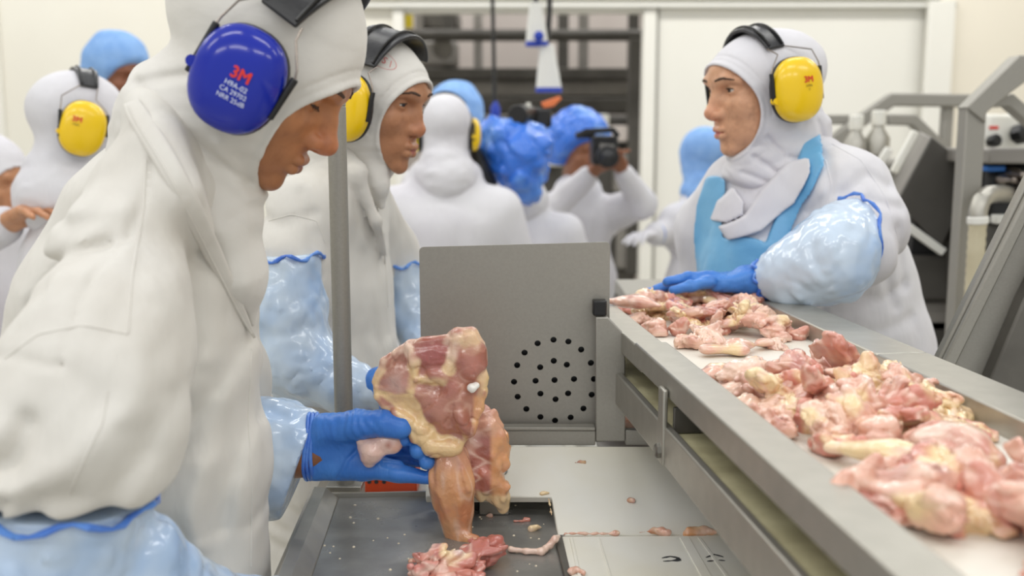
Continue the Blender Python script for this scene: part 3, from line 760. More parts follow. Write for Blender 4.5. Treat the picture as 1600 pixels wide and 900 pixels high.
class Head:
    """head frame: x forward, y left, z up; origin at eye height between the ears"""
    def __init__(s, c, yaw, pitch=0.0, roll=0.0, k=1.0, **p):
        s.c = np.asarray(c, float); s.R = rotm(yaw, pitch, roll); s.k = k
        s.p = dict(nose=1.0, nx=0.0, lid=(-17, 15), gaze=(0, 0), fat=1.0, lips=1.0, op=((0.125, 0, -0.033), (0.086, 0.098, 0.090)), skin=(150, 100, 70), lip=(140, 74, 62), stub=0.0)
        s.p.update(p)
    def L(s, P): return ((P - s.c.astype(np.float32)) @ s.R.astype(np.float32)) / s.k
    def W(s, V): return (np.asarray(V) * s.k) @ s.R.T + s.c

EYE = (0.0715, 0.0315, 0.0)
def face_sdf(L, p):
    fat = p['fat']
    d = ell(L, (-0.012, 0, 0.03), (0.098, 0.076, p.get('sk', 0.080)))
    d = smin(d, ell(L, (0.028, 0, -0.035), (0.068, 0.061 * fat, 0.088)), 0.02)
    d = smin(d, ell(L, (0.034, 0, -0.078), (0.056, 0.049 * fat, 0.042)), 0.02)
    d = smin(d, ell(L, (0.079, 0, -0.107), (0.0165, 0.020, 0.0145)), 0.016)
    d = smin(d, ell(L, (0.020, 0, 0.028), (0.076, 0.062, 0.046)), 0.012)
    for s in (-1, 1):
        d = smin(d, ell(L, (0.062, s * 0.041, -0.030), (0.020, 0.018, 0.018)), 0.020)
        d = smax(d, -ell(L, (0.102, s * 0.033, -0.002), (0.024, 0.021, 0.0125)), 0.012)
        d = smin(d, chain(L, [(0.091, s * 0.014, 0.017), (0.0865, s * 0.034, 0.0215), (0.070, s * 0.050, 0.015)], (0.0075, 0.0075, 0.007), 0.004), 0.012)
        e = np.asarray(EYE, np.float32) * np.array([1, s, 1], np.float32)
        q = L - e
        lid = np.sqrt((q * q).sum(1)) - 0.0143
        phi = np.degrees(np.arctan2(q[:, 2], np.maximum(q[:, 0], 1e-4)))
        lo, hi = p['lid']
        az = np.degrees(np.arctan2(np.abs(q[:, 1]), np.maximum(q[:, 0], 1e-4)))
        taper = np.sqrt(np.clip(1 - (az / 58.0) ** 2, 0, 1))
        mid = (lo + hi) / 2 * 0.6 - 1.5; 
        half = np.where(phi > mid, (hi - mid), (mid - lo)) * taper
        slab = (np.abs(phi - mid) - half) * 0.014 * math.pi / 180
        lid = smax(lid, -slab, 0.0008)
        lid = np.maximum(lid, -(q[:, 0] - (-0.002)))
        d = smin(d, lid, 0.0035)
    n = p['nose']; x = p['nx']
    d = smin(d, chain(L, [(0.087, 0, 0.014), (0.0965 + x * 0.5, 0, -0.014), (0.1065 + x, 0, -0.034)], (0.0075, 0.0085 * n, 0.0105 * n), 0.006), 0.012)
    d = smin(d, ell(L, (0.1080 + x, 0, -0.0370), (0.0108 * n, 0.0112 * n, 0.0098 * n)), 0.006)
    d = smin(d, ell(L, (0.0955 + x * 0.4, 0, -0.0445), (0.016, 0.0095, 0.0078)), 0.007)
    d = smin(d, ell(L, (0.077, 0, -0.070), (0.017, 0.030, 0.021)), 0.012)
    for s in (-1, 1):
        d = smin(d, ell(L, (0.0950 + x * 0.4, s * 0.0128 * n, -0.0405), (0.0135, 0.0078, 0.0088)), 0.0055)
        d = smax(d, -ell(L, (0.1000 + x * 0.6, s * 0.0066, -0.0492), (0.0060, 0.0032, 0.0034)), 0.003)
    l = p['lips']
    up = chain(L, [(0.079, -0.026, -0.0735), (0.0975, -0.010, -0.0675), (0.0982, 0, -0.0685), (0.0975, 0.010, -0.0675), (0.079, 0.026, -0.0735)], (0.0022, 0.0052 * l, 0.0050 * l, 0.0052 * l, 0.0022), 0.004)
    lw = chain(L, [(0.078, -0.024, -0.0750), (0.0958, -0.009, -0.0800), (0.0958, 0.009, -0.0800), (0.078, 0.024, -0.0750)], (0.0022, 0.0058 * l, 0.0058 * l, 0.0022), 0.004)
    d = smin(d, smin(up, lw, 0.0010), 0.003)
    d = smax(d, -chain(L, [(0.084, -0.025, -0.0738), (0.107, 0, -0.0738), (0.084, 0.025, -0.0738)], (0.0008, 0.0013, 0.0008), 0.002), 0.002)
    d = smin(d, cap(L, (-0.020 + p.get('nkx', 0) * 0.6, 0, -0.06), (-0.034 + p.get('nkx', 0), 0, -0.145), 0.052, 0.050), 0.03)
    return d

def face_color(V, p):
    """skin, lips and reddish nose: the person's own colouring"""
    base = np.array(lin(p['skin'])[:3]); c = np.tile(base, (len(V), 1))
    lipc = np.array(lin(p['lip'])[:3])
    Vf = V.astype(np.float32)
    m = chain(Vf, [(0.081, -0.024, -0.0740), (0.0970, 0, -0.0740), (0.081, 0.024, -0.0740)], (0.003, 0.0100, 0.003), 0.002)
    w = np.clip(-m / 0.0025, 0, 1)[:, None]
    c = c * (1 - w) + lipc * w
    r = np.exp(-((V - np.array([0.112, 0, -0.040])) ** 2).sum(1) / 0.022 ** 2)[:, None] * p.get('redn', 0.35)
    c = c * (1 - r) + c * np.array([1.12, 0.72, 0.72]) * r
    if p['stub']:
        s = np.clip((-0.05 - V[:, 2]) / 0.02, 0, 1)[:, None] * p['stub']
        c = c * (1 - s) + c * np.array([0.72, 0.74, 0.80]) * s
    n = vnoise(Vf, (60, 60, 60))[:, None] * 0.06
    return c * (1 + n)

def head_mesh(H, vox, cover=None):
    def f(P):
        d = face_sdf(P, H.p)
        if cover is not None:        # keep the skull and neck inside the hood, the face free in its opening
            base, o = cover(P); d = np.maximum(d, np.minimum(base + 0.004, o))
        return d
    V, Fq = sdf_mesh(f, (-0.13, -0.1, -0.21), (0.145, 0.1, 0.145), vox, 0.004)
    return H.W(V), Fq, face_color(V, H.p)

def add_eyes(H, person, lash=0.0012):
    for s in (-1, 1):
        e = np.asarray(EYE) * np.array([1, s, 1])
        n, m_ = 14, 20; V = []; Cc = []
        for i in range(n + 1):
            th = math.pi * i / n
            for j in range(m_):
                a = 2 * math.pi * j / m_
                V.append((math.cos(th), math.sin(th) * math.cos(a), math.sin(th) * math.sin(a)))
                dg = math.degrees(th)
                Cc.append(lin((12, 9, 8))[:3] if dg < 13 else lin((62, 38, 24))[:3] if dg < 27 else lin((206, 198, 190))[:3])
        V = np.array(V) * 0.0128
        Rg = rotm(H.p['gaze'][0], H.p['gaze'][1])
        V = V @ Rg.T + e
        Fs = [(i * m_ + j, (i + 1) * m_ + j, (i + 1) * m_ + (j + 1) % m_, i * m_ + (j + 1) % m_) for i in range(n) for j in range(m_)]
        obj('eye', (H.W(V), Fs), MT['eye'], person, colors=np.array(Cc), sharp=None)
        lo, hi = H.p['lid']
        pts = []
        for k in range(11):
            az = -50 + 10 * k; tp = math.sqrt(max(0, 1 - (az / 58.0) ** 2)); mid = (lo + hi) / 2 * 0.6 - 1.5
            ph = math.radians(mid + (hi - mid) * tp + 2); a = math.radians(az) * s
            rr = 0.0148
            pts.append(e + rr * np.array([math.cos(ph) * math.cos(a), math.cos(ph) * math.sin(a), math.sin(ph)]))
        g = G().tube(H.W(np.array(pts)), [lash * (0.4 + 0.6 * math.sin(math.pi * (k + 0.5) / 11)) for k in range(11)], 6)
        if lash > 0.0012:   # lashes seen in profile
            for k in range(2, 10):
                d_ = (pts[k] - e); d_ = d_ / np.linalg.norm(d_) + np.array([0.3, 0, -0.75]); d_ /= np.linalg.norm(d_)
                g.tube(H.W(np.array([pts[k], pts[k] + d_ * 0.005])), [0.0006, 0.0002], 5)
        obj('eyelashes', g, MT['brow'], person)
        def f(P, s=s):
            p2 = P[:, 1:3]; best = None
            bp = [(s * 0.015, 0.0205, 0.0018), (s * 0.025, 0.0228, 0.0024), (s * 0.037, 0.0235, 0.0020), (s * 0.050, 0.0175, 0.0008)]
            for i in range(3):
                a = np.array(bp[i][:2], np.float32); ba = np.array(bp[i + 1][:2], np.float32) - a; pa = p2 - a
                h = np.clip((pa @ ba) / float(ba @ ba), 0, 1)
                d = np.sqrt(((pa - h[:, None] * ba) ** 2).sum(1)) - (bp[i][2] + (bp[i + 1][2] - bp[i][2]) * h)
                best = d if best is None else np.minimum(best, d)
            return np.maximum(np.maximum(face_sdf(P, H.p) - 0.0014 + 0.0006 * vnoise(P, (700, 700, 250)), best), 0.04 - P[:, 0])
        V, Fq = sdf_mesh(f, (0.05, min(s * 0.006, s * 0.056) - 0.002, 0.005), (0.112, max(s * 0.006, s * 0.056) + 0.002, 0.034), 0.0011, 0.002)
        obj('eyebrow', (H.W(V), Fq), MT['brow'], person)

def hood_sdf(L, op, extra=None, fold=1.0, back=0.0, crown=0.0, nkx=0.0, raw=False):
    base = ell(L, (-0.014 - back / 2, 0, 0.026 + crown / 2), (0.110 + back / 2, 0.088, 0.092 + crown / 2))
    base = smin(base, ell(L, (0.012, 0, -0.045), (0.078, 0.079, 0.092)), 0.03)
    base = smin(base, ell(L, (0.018, 0, 0.012), (0.0855, 0.074, 0.055)), 0.02)
    base = smin(base, cap(L, (-0.022 + nkx * 0.5, 0, -0.07), (-0.045 + nkx, 0, -0.17), 0.074, 0.090 - abs(nkx) * 0.2), 0.03)
    if extra is not None: base = smin(base, extra(L), 0.03)
    lowm = np.clip((-0.04 - L[:, 2]) / 0.05, 0.12, 1)
    base = base + fold * lowm * (0.0045 * vnoise(L, (16, 16, 34), 3) + 0.003 * ridge(L + 0.02 * vnoise(L, (20, 20, 20), 8)[:, None], (18, 18, 46), 5)) + 0.0012 * fold * fbm(L, (26, 26, 26), 2, 9)
    o = ell(L, op[0], op[1])
    if raw: return base, o
    d = smax(base, -o, 0.003)
    d = d + 0.0016 * np.exp(-((o - 0.015) / 0.0022) ** 2) * (L[:, 2] > -0.06)
    hem = np.sqrt((base + 0.0005) ** 2 + o * o) - 0.0042
    return smin(d, hem, 0.003)

def legs(person, x, y, yaw, ztop, scale=1.0, name=True):
    """trousers and boots under a coat, standing on the floor"""
    R = rotm(yaw); c0 = np.array([x, y, 0.0])
    def loc(P): return (P - c0.astype(np.float32)) @ R.astype(np.float32)
    def tr(P):
        L = loc(P); d = None
        for s in (-1, 1):
            c = chain(L, [(0, s * 0.085, ztop), (0.01, s * 0.09, 0.48), (-0.015, s * 0.095, 0.16)], (0.095, 0.078, 0.062), 0.02)
            d = c if d is None else smin(d, c, 0.02)
        return d + 0.006 * vnoise(L, (12, 12, 7))
    lo, hi = np.array([x - 0.35, y - 0.35, 0.08]), np.array([x + 0.35, y + 0.35, ztop + 0.11])
    obj('trousers', sdf_mesh(tr, lo, hi, 0.012, 0.01), MT['trousers'], person)
    for s in (-1, 1):
        def bt_(P, s=s):
            L = loc(P)
            d = cap(L, (-0.015, s * 0.095, 0.07), (-0.015, s * 0.095, 0.27), 0.058, 0.070)
            d = smin(d, ell(L, (0.06, s * 0.10, 0.045), (0.13, 0.050, 0.055)), 0.03)
            return np.maximum(d, -L[:, 2])
        obj('boot', sdf_mesh(bt_, lo * np.array([1, 1, 0]) - np.array([0.1, 0.1, 0.02]), np.array([hi[0] + 0.1, hi[1] + 0.1, 0.36]), 0.010, 0.0), MT['boot'], person)

# ------------------------------------------------------------------ ear defenders
def text_mesh(txt, size):
    cu = bpy.data.curves.new('lettering', 'FONT'); cu.body = txt; cu.size = size; cu.align_x = 'CENTER'; cu.align_y = 'CENTER'; cu.resolution_u = 3
    o = bpy.data.objects.new('lettering', cu); COL.objects.link(o)
    me = bpy.data.meshes.new_from_object(o.evaluated_get(bpy.context.evaluated_depsgraph_get()))
    import bmesh
    bm = bmesh.new(); bm.from_mesh(me); bmesh.ops.remove_doubles(bm, verts=bm.verts, dist=size * 1e-4); bmesh.ops.triangulate(bm, faces=bm.faces)
    for _ in range(3):
        es = [e for e in bm.edges if e.calc_length() > size * 0.16]
        if es: bmesh.ops.subdivide_edges(bm, edges=es, cuts=1); bmesh.ops.triangulate(bm, faces=bm.faces)
    bm.to_mesh(me); bm.free()
    V = np.array([v.co[:] for v in me.vertices]); Fs = [tuple(p.vertices) for p in me.polygons]
    bpy.data.objects.remove(o); bpy.data.curves.remove(cu); bpy.data.meshes.remove(me)
    return V, Fs

def ear_defenders(H, label, cup_mat, group, size=(0.047, 0.060), tilt=0.0, prints=True, near=-1, txt=('3M', 'H9A', '98 dB'), cen=(0.002, -0.012), band_w=0.05, band_x=0.012, text_off=(0.006, 0.012), txt_size=0.021, pcol=None, band_r=0.004, lift=0.0, A=52.0, band_dz=0.0, pf=-1):
    band_dz -= 0.010
    cen_near = cen
    a, b = size
    base_y = 0.088 + lift
    t = thing('ear_defenders', label, 'ear defenders', H.W(np.array([[0, 0, -0.1]]))[0], group)
    ct, st = math.cos(math.radians(tilt)), math.sin(math.radians(tilt))
    def cup_pt(u, v, h, s): # cup plane -> head frame
        cen = cen_near if s == near else (-0.004, -0.020)
        x = cen[0] + u * ct - v * st; z = cen[1] + u * st + v * ct
        return (x, s * (base_y + h), z)
    def dome(r): return 0.020 + 0.024 * (max(0.0, 1 - r ** 2.6)) ** 0.55
    for s in (-1, 1):
        n, rings = 40, 14; V = []
        def out(j, k):
            th = 2 * math.pi * j / n
            return (math.copysign(abs(math.cos(th)) ** 0.86, math.cos(th)) * a * k, math.copysign(abs(math.sin(th)) ** 0.86, math.sin(th)) * b * k)
        for (k, h) in ((0.90, 0.0), (1.0, 0.004), (1.02, 0.010), (0.985, 0.016)):
            for j in range(n): V.append(cup_pt(*out(j, k), h, s))
        Fs = [(i * n + j, i * n + (j + 1) % n, (i + 1) * n + (j + 1) % n, (i + 1) * n + j) for i in range(3) for j in range(n)] + [tuple(range(n)), tuple(range(4 * n - 1, 3 * n - 1, -1))]
        if s > 0: Fs = [f[::-1] for f in Fs]
        cu_ = obj('cushion', (H.W(np.array(V)), Fs), MT['cushion'], t, sharp=1.0)
        V = []
        for i in range(rings + 1):
            r = 1.0 - i / rings * 0.98; r = math.sin(r * math.pi / 2) if i else 1.0
            for j in range(n):
                V.append(cup_pt(*out(j, r), dome(r) if i else 0.014, s))
        Fs = [(i * n + j, i * n + (j + 1) % n, (i + 1) * n + (j + 1) % n, (i + 1) * n + j) for i in range(rings) for j in range(n)] + [tuple(range((rings + 1) * n - 1, rings * n - 1, -1))]
        if s > 0: Fs = [f[::-1] for f in Fs]
        cup = obj('cup', (H.W(np.array(V)), Fs), cup_mat, t, sharp=1.2)
        if prints and s == near:
            yo = text_off[1]
            for k, (tx, sz, m_) in enumerate(zip(txt, (txt_size, txt_size * 0.46, txt_size * 0.42, txt_size * 0.42), (MT['red'],) + (pcol or MT['darkprint'],) * 3)):
                TV, TF = text_mesh(tx, sz)
                if k == 0:
                    nT = len(TV); sh_ = [(0, 0), (0.035, 0), (-0.035, 0), (0, 0.03), (0, -0.03)]
                    TV, TF = np.vstack([TV + np.array([x_ * sz, y_ * sz, 0]) for x_, y_ in sh_]), [tuple(i + nT * q_ for i in f_) for q_ in range(5) for f_ in TF]
                VV = []
                for v in TV:
                    u, w = text_off[0] + v[0] * (1 if s < 0 else -1), yo + v[1]
                    r = ((abs(u) / a) ** 2.3 + (abs(w) / b) ** 2.3) ** (1 / 2.3)
                    VV.append(cup_pt(u, w, dome(r) + 0.0012, s))
                obj('lettering', (H.W(np.array(VV)), TF if s < 0 else [f[::-1] for f in TF]), m_, cup, smooth=False)
                yo -= txt_size * (0.72 if k == 0 else 0.44)
        # two sprung wires up to the headband, each with a black slide
        AA = math.radians(A) * 0.97
        ey, ez = (0.094 + lift) * math.sin(AA), 0.030 + band_dz + 0.108 * math.cos(AA)
        q = a / 0.0475; cx, cz = cen_near if s == near else (-0.004, -0.020)
        for (x0, z0, x1, z1, xk, xb) in ((cx + 0.049 * q, cz - 0.012, cx + 0.048 * q, cz + 0.036, cx + 0.024, band_x + band_w * 0.36), (cx - 0.045 * q, cz - 0.024, cx - 0.048 * q, cz + 0.034, cx - 0.046, band_x - band_w * 0.36)):
            ys = base_y + 0.019
            zk = max(z1 + 0.012, min(ez - 0.012, z1 + 0.03))
            w = [(x0, s * ys, z0), (x1, s * ys, z1), (x1 * 0.85 + xk * 0.15, s * (ys - 0.001), z1 + 0.008), (xk, s * max(ey + 0.004, 0.095 + lift), zk), (xb, s * (ey + 0.001), ez)]
            obj('wire_arm', G().tube(H.W(np.array(w)), 0.0013, 8), MT['wire'], t)
            obj('slide', G().tube(H.W(np.array([w[0], w[1]])), 0.0042, 8), MT['black'], t, bevel=0.0008)
        obj('pivot', G().tube(H.W(np.array([(cx + pf * 0.047 * q, s * (base_y + 0.012), cz - 0.012), (cx + pf * 0.047 * q, s * (base_y + 0.024), cz - 0.012)])), 0.006, 10), cup_mat, t)
    V = []; n = 24; A = math.radians(A)
    for i in range(n + 1):
        an = -near * math.radians(50) + near * (A + math.radians(50)) * i / n
        for k, rr in ((-1, 0), (1, 0), (1, 1), (-1, 1)):
            ry, rz = 0.092 + lift + rr * band_r * 1.6, 0.106 + rr * band_r * 1.6
            xx = band_x + k * band_w / 2 * (0.72 + 0.28 * math.cos(an * 1.6))
            V.append((xx, ry * math.sin(an), 0.030 + band_dz + rz * math.cos(an)))
    Fs = [(i * 4 + j, i * 4 + (j + 1) % 4, (i + 1) * 4 + (j + 1) % 4, (i + 1) * 4 + j) for i in range(n) for j in range(4)] + [(3, 2, 1, 0), tuple(range(n * 4, n * 4 + 4))]
    hb = obj('headband', (H.W(np.array(V)), [f[::-1] for f in Fs] if near > 0 else Fs), MT['blackgloss'], t, bevel=0.002, sharp=0.7)
    for kx in (-0.30, 0.30):
        pts = [(band_x + kx * band_w * (0.8 + 0.2 * math.cos(an)), (0.0945 + lift + band_r * 1.6) * math.sin(an), 0.030 + band_dz + (0.1085 + band_r * 1.6) * math.cos(an)) for an in np.linspace(-near * math.radians(47), near * A * 0.96, 18)]
        obj('seam', G().tube(H.W(np.array(pts)), 0.0022, 6), MT['black'], hb)
    return t

def wrinkle(P, a, sc, amp, seed, sharp=1.0):
    """folds that run along direction a: stretched ridged noise"""
    a = np.asarray(a, np.float32); a = a / np.linalg.norm(a)
    al = P @ a
    Pp = P - al[:, None] * a * 0.72
    Pp = Pp + 0.03 * vnoise(P, (7, 7, 7), seed + 2)[:, None]
    return amp * (0.65 * vnoise(Pp, (sc, sc, sc), seed) + 0.35 * sharp * ridge(Pp, (sc * 1.9, sc * 1.9, sc * 1.9), seed + 5))

def crinkle(P, amp, sc, seed):
    W_ = P + 0.012 * np.stack([vnoise(P, (18, 18, 18), seed + 1), vnoise(P, (18, 18, 18), seed + 2), vnoise(P, (18, 18, 18), seed + 3)], 1)
    return amp * (ridge(W_, (sc, sc, sc), seed) * 0.6 + ridge(W_, (sc * 2.1, sc * 2.1, sc * 2.1), seed + 4) * 0.4)

def sleeve(person, pts, rs, seed, a0=None, a1=None, vox=0.004, amp=0.006, hem=True, sq=None, name='sleeve_cover', hem_r=1.04, lo_hem=True):
    """thin blue film over a forearm; an elastic hem as its own sub-part"""
    pts = [np.asarray(p, float) for p in pts]
    n0 = (pts[1] - pts[0]); n0 /= np.linalg.norm(n0); n1 = (pts[-1] - pts[-2]); n1 /= np.linalg.norm(n1)
    if a1 is not None: n1 = np.asarray(a1, float) / np.linalg.norm(a1)
    if a0 is not None: n0 = np.asarray(a0, float) / np.linalg.norm(a0)
    def f(P):
        d = chain(P, pts, rs, 0.02, sq) + crinkle(P, amp, 26, seed) + 0.004 * vnoise(P, (14, 14, 14), seed)
        d = np.maximum(d, -((P - pts[0].astype(np.float32)) @ n0.astype(np.float32)))
        d = np.maximum(d, (P - pts[-1].astype(np.float32)) @ n1.astype(np.float32))
        return d
    lo, hi = bbox_of(pts, max(rs) + 0.03)
    o = obj(name, sdf_mesh(f, lo, hi, vox, 0.012), MT['sleeve'], person)
    if hem:
        for (c, nn, r, on) in ((pts[0] + n0 * 0.003, n0, rs[0], True), (pts[-1] - n1 * 0.002, n1, rs[-1], lo_hem)):
            if not on: continue
            u = np.cross(nn, (0, 0, 1.0)) if abs(nn[2]) < 0.9 else np.cross(nn, (1.0, 0, 0)); u /= np.linalg.norm(u); w = np.cross(nn, u)
            ring = []
            for k in range(49):
                a = 2 * math.pi * k / 48
                rr = r * hem_r * (1 + 0.025 * math.sin(9 * a + seed) + 0.02 * math.sin(17 * a))
                ring.append(c + rr * (math.cos(a) * u + math.sin(a) * w) + nn * 0.005 * math.sin(7 * a + seed))
            obj('elastic_hem', G().tube(ring, [0.0029 + 0.0010 * math.sin(k * 2.1) for k in range(49)], 7, False), MT['film'], o)
    return o

def seam(coat, person, px, r=0.0011, name='seam', m_=None):
    """a raised stitched seam lying on the cloth"""
    tri = BVHTree.FromObject(coat, bpy.context.evaluated_depsgraph_get()); base = world_loc(coat)
    pts = []
    for i in range(len(px) - 1):
        for t in np.linspace(0, 1, 10, endpoint=(i == len(px) - 2)):
            x = px[i][0] + (px[i + 1][0] - px[i][0]) * t; y = px[i][1] + (px[i + 1][1] - px[i][1]) * t
            d = ray(x, y); d /= np.linalg.norm(d)
            h = tri.ray_cast(Vector(np.array([0, 0, CAMZ]) - base), Vector(d))
            if h[0] is not None: pts.append(np.array(h[0]) + base)
    if len(pts) > 3:
        P = np.array(pts); P[1:-1] = (P[:-2] + 2 * P[1:-1] + P[2:]) / 4
        obj(name, G().tube(P, r, 6), m_ or coat.data.materials[0], coat)

def trace(f, px, py, y0=0.6, y1=3.0):
    """where a camera ray first meets the surface f"""
    o = np.array([0, 0, CAMZ]); d = ray(px, py); d = d / np.linalg.norm(d)
    t = y0
    for _ in range(140):
        v = float(f((o + d * t)[None].astype(np.float32))[0])
        if v < 0.0008 or t > y1: break
        t += max(v * 0.5, 0.0008)
    return o + d * t

def poly2(P, pts, Y):
    """signed 2D distance to an outline in the x-z plane"""
    V = np.array([Q(x, y, Y)[[0, 2]] for x, y in pts], np.float32); p = P[:, [0, 2]]
    d = np.full(len(p), 1e9, np.float32); s = np.ones(len(p), np.float32); n = len(V)
    for i in range(n):
        a, b = V[i], V[i - 1]
        e = b - a; w = p - a
        t = np.clip((w @ e) / float(e @ e), 0, 1); bb = w - t[:, None] * e
        d = np.minimum(d, (bb * bb).sum(1))
        c1 = p[:, 1] >= a[1]; c2 = p[:, 1] < b[1]; c3 = e[0] * w[:, 1] > e[1] * w[:, 0]
        fl = (c1 & c2 & c3) | (~c1 & ~c2 & ~c3)
        s = np.where(fl, -s, s)
    return s * np.sqrt(d)
# ------------------------------------------------------------------ foreground man bent over the tray
Y0 = 1.14
man = thing('person', 'man bending at the left in a white coat and hood, holding up raw chicken', 'person', (Q(230, 600, Y0)[0], Y0 + 0.02, 0))
HM = Head(Q(414, 91, Y0), -3, 37, 2, 0.975, nose=1.1, nx=0.004, lid=(-30, -18), gaze=(0, 24), skin=(182, 124, 84), lip=(166, 100, 82), lips=1.15, stub=0.5, nkx=0.04, redn=0.5,
          op=((0.128, 0, -0.046), (0.092, 0.081, 0.090)))
def man_extra(L):
    return smin(ell(L, (-0.026, 0, -0.112), (0.086, 0.088, 0.075)), ell(L, (0.0, 0, -0.155), (0.055, 0.07, 0.05)), 0.03)
MH = (HM.p['op'], man_extra, 0.8, 0.012, 0.018, 0.045)
def man_hood(P):
    d = hood_sdf(HM.L(P), *MH)
    # bib of the hood hanging over the chest to a point
    b = chain(P, [Q(315, 275, 1.13), Q(352, 350, 1.13), Q(378, 430, 1.13), Q(394, 505, 1.14)], [M(66, 1.13), M(50, 1.13), M(36, 1.13), M(8, 1.14)], 0.03, (1, 1.5, 1))
    b = b + wrinkle(P, (0.35, 0, -1), 16, 0.003, 11)
    d = smin(d, b, 0.025)
    for pts, dep, w in (([(215, 140), (290, 210), (350, 262), (385, 300)], 0.0045, 0.006), ([(205, 128), (250, 120), (290, 116)], 0.006, 0.006), ([(345, 225), (365, 290), (380, 310)], -0.004, 0.008), ([(360, 345), (400, 400), (408, 460)], 0.003, 0.010),):
        d = d + crease(P, [Q(x, y, 1.07) for x, y in pts], dep, w)
    return d
def man_coat(P):
    d = chain(P, [Q(268, 232, 1.15), Q(196, 340, 1.15), Q(145, 465, 1.15), Q(110, 640, 1.16), Q(130, 900, 1.16), Q(140, 1300, 1.16)], [M(72, 1.15), M(84, 1.15), M(104, 1.15), M(130, 1.15), M(150, 1.15), M(170, 1.15)], 0.04, (1, 1.25, 1))
    d = smin(d, chain(P, [Q(320, 315, 1.15), Q(300, 420, 1.15), Q(292, 540, 1.15), Q(298, 720, 1.15), Q(272, 900, 1.15), Q(262, 1300, 1.16)], [M(68, 1.15), M(104, 1.15), M(116, 1.15), M(122, 1.15), M(136, 1.15), M(155, 1.15)], 0.04, (1, 1.3, 1)), 0.06)
    d = smin(d, chain(P, [Q(262, 215, 1.10), Q(235, 290, 1.05), Q(180, 390, 1.00)], [M(60, 1.1), M(74, 1.05), M(98, 1.0)], 0.03), 0.04)
    # near shoulder and upper arm
    arm = chain(P, [Q(196, 425, 1.0), Q(175, 520, 0.945), Q(155, 610, 0.91), Q(128, 690, 0.895), Q(100, 750, 0.89), Q(78, 802, 0.89)], [M(104, 1.0), M(128, 0.945), M(150, 0.91), M(145, 0.895), M(131, 0.89), M(112, 0.89)], 0.04)
    arm = arm + wrinkle(P, (0.8, 0, 0.6), 11, 0.007, 21)
    arm = smax(arm, float(Q(78, 774, 0.89)[2]) - P[:, 2], 0.01)
    d = smin(d, arm, 0.007)
    far = chain(P, [Q(300, 420, 1.32), Q(330, 600, 1.36), Q(340, 720, 1.33)], [M(90, 1.3), M(90, 1.3), M(75, 1.3)], 0.04)
    d = smin(d, far, 0.03)
    # collar roll round the neck and down the front edge
    col = chain(P, [Q(222, 158, 1.10), Q(248, 215, 1.03), Q(290, 300, 1.01), Q(320, 365, 1.05)], [M(24, 1.1), M(24, 1.04), M(20, 1.04), M(12, 1.05)], 0.02)
    d = smin(d, col, 0.03)
    d = d + wrinkle(P, (-0.55, 0, -1), 9, 0.0075, 31) + 0.0025 * fbm(P, (20, 20, 20), 2, 4)
    near = (P[:, 1] < 1.22)
    e = 0
    for pts, dep, w in (
        ([(225, 245), (222, 330), (205, 430), (200, 520)], 0.004, 0.004),          # yoke seam
        ([(20, 545), (70, 520), (130, 508), (200, 520)], 0.003, 0.004),            # sleeve seam
        ([(215, 530), (250, 560), (280, 600)], 0.005, 0.016),
        ([(345, 500), (328, 560), (300, 640)], 0.005, 0.012),
        ([(0, 500), (50, 440), (120, 395), (190, 380)], 0.009, 0.012),
        ([(0, 600), (60, 480), (130, 430)], 0.007, 0.012),
        ([(10, 700), (80, 665), (150, 640), (165, 590)], 0.013, 0.014),
        ([(20, 620), (70, 600), (140, 600)], -0.008, 0.020),
        ([(100, 680), (170, 665), (230, 640), (280, 590)], -0.010, 0.018),
        ([(30, 740), (100, 720), (140, 690)], 0.010, 0.010),
        ([(110, 770), (118, 720), (150, 685)], 0.004, 0.004),
        ([(200, 790), (255, 715), (296, 645), (320, 580)], 0.006, 0.014),
        ([(150, 730), (190, 690), (225, 690)], 0.010, 0.014),
        ([(330, 420), (322, 520), (340, 640), (320, 780), (300, 880)], 0.010, 0.014),
        ([(365, 520), (352, 640), (362, 760), (350, 890)], 0.007, 0.012),
        ([(395, 560), (392, 700), (396, 850)], -0.005, 0.010),
        ([(215, 790), (250, 730)], 0.004, 0.014),
        ([(290, 760), (272, 830), (280, 890)], -0.008, 0.014),
        ([(70, 330), (120, 350), (190, 340)], 0.005, 0.010),
        ([(60, 400), (130, 385), (200, 330)], -0.005, 0.012)):
        e = e + crease(P, [Q(x, y, 0.98) for x, y in pts], dep * 0.95, w * 0.8)
    d = d + e * np.clip((1.24 - P[:, 1]) / 0.06, 0, 1)
    return np.maximum(d, 0.62 - P[:, 2])
lo, hi = np.array([-0.86, 0.72, 0.6]), np.array([-0.16, 1.52, 1.56])
coat_o = obj('coat', sdf_mesh(man_coat, lo, hi, 0.0038, 0.03), MT['coat'], man)
for line in ([(228, 250), (224, 330), (206, 430), (200, 520)], [(8, 560), (60, 522), (130, 508), (200, 522)], [(168, 610), (160, 660), (135, 710), (108, 772)], [(393, 545), (388, 650), (394, 760), (392, 885)]): seam(coat_o, man, line)
hl, hh = bbox_of([Q(200, -60, 1.14), Q(600, 540, 1.14)], 0.03); hl[1], hh[1] = 0.96, 1.34
obj('hood', sdf_mesh(man_hood, hl, hh, 0.0024, 0.02), MT['hood'], man)
both = lambda P: np.minimum(man_coat(P), man_hood(P))
CPX = np.array([(204, 158, 12), (214, 178, 17), (242, 222, 18), (266, 262, 18), (290, 306, 17), (312, 352, 16), (336, 402, 14), (358, 448, 11), (380, 494, 7), (398, 528, 2)], float)
tt = np.linspace(0, len(CPX) - 1, 40)
dense = np.stack([np.interp(tt, np.arange(len(CPX)), CPX[:, k]) for k in range(3)], 1)
for _ in range(4): dense[1:-1] = (dense[:-2] + 2 * dense[1:-1] + dense[2:]) / 4
yy = np.array([trace(both, x, y)[1] for x, y, r in dense])
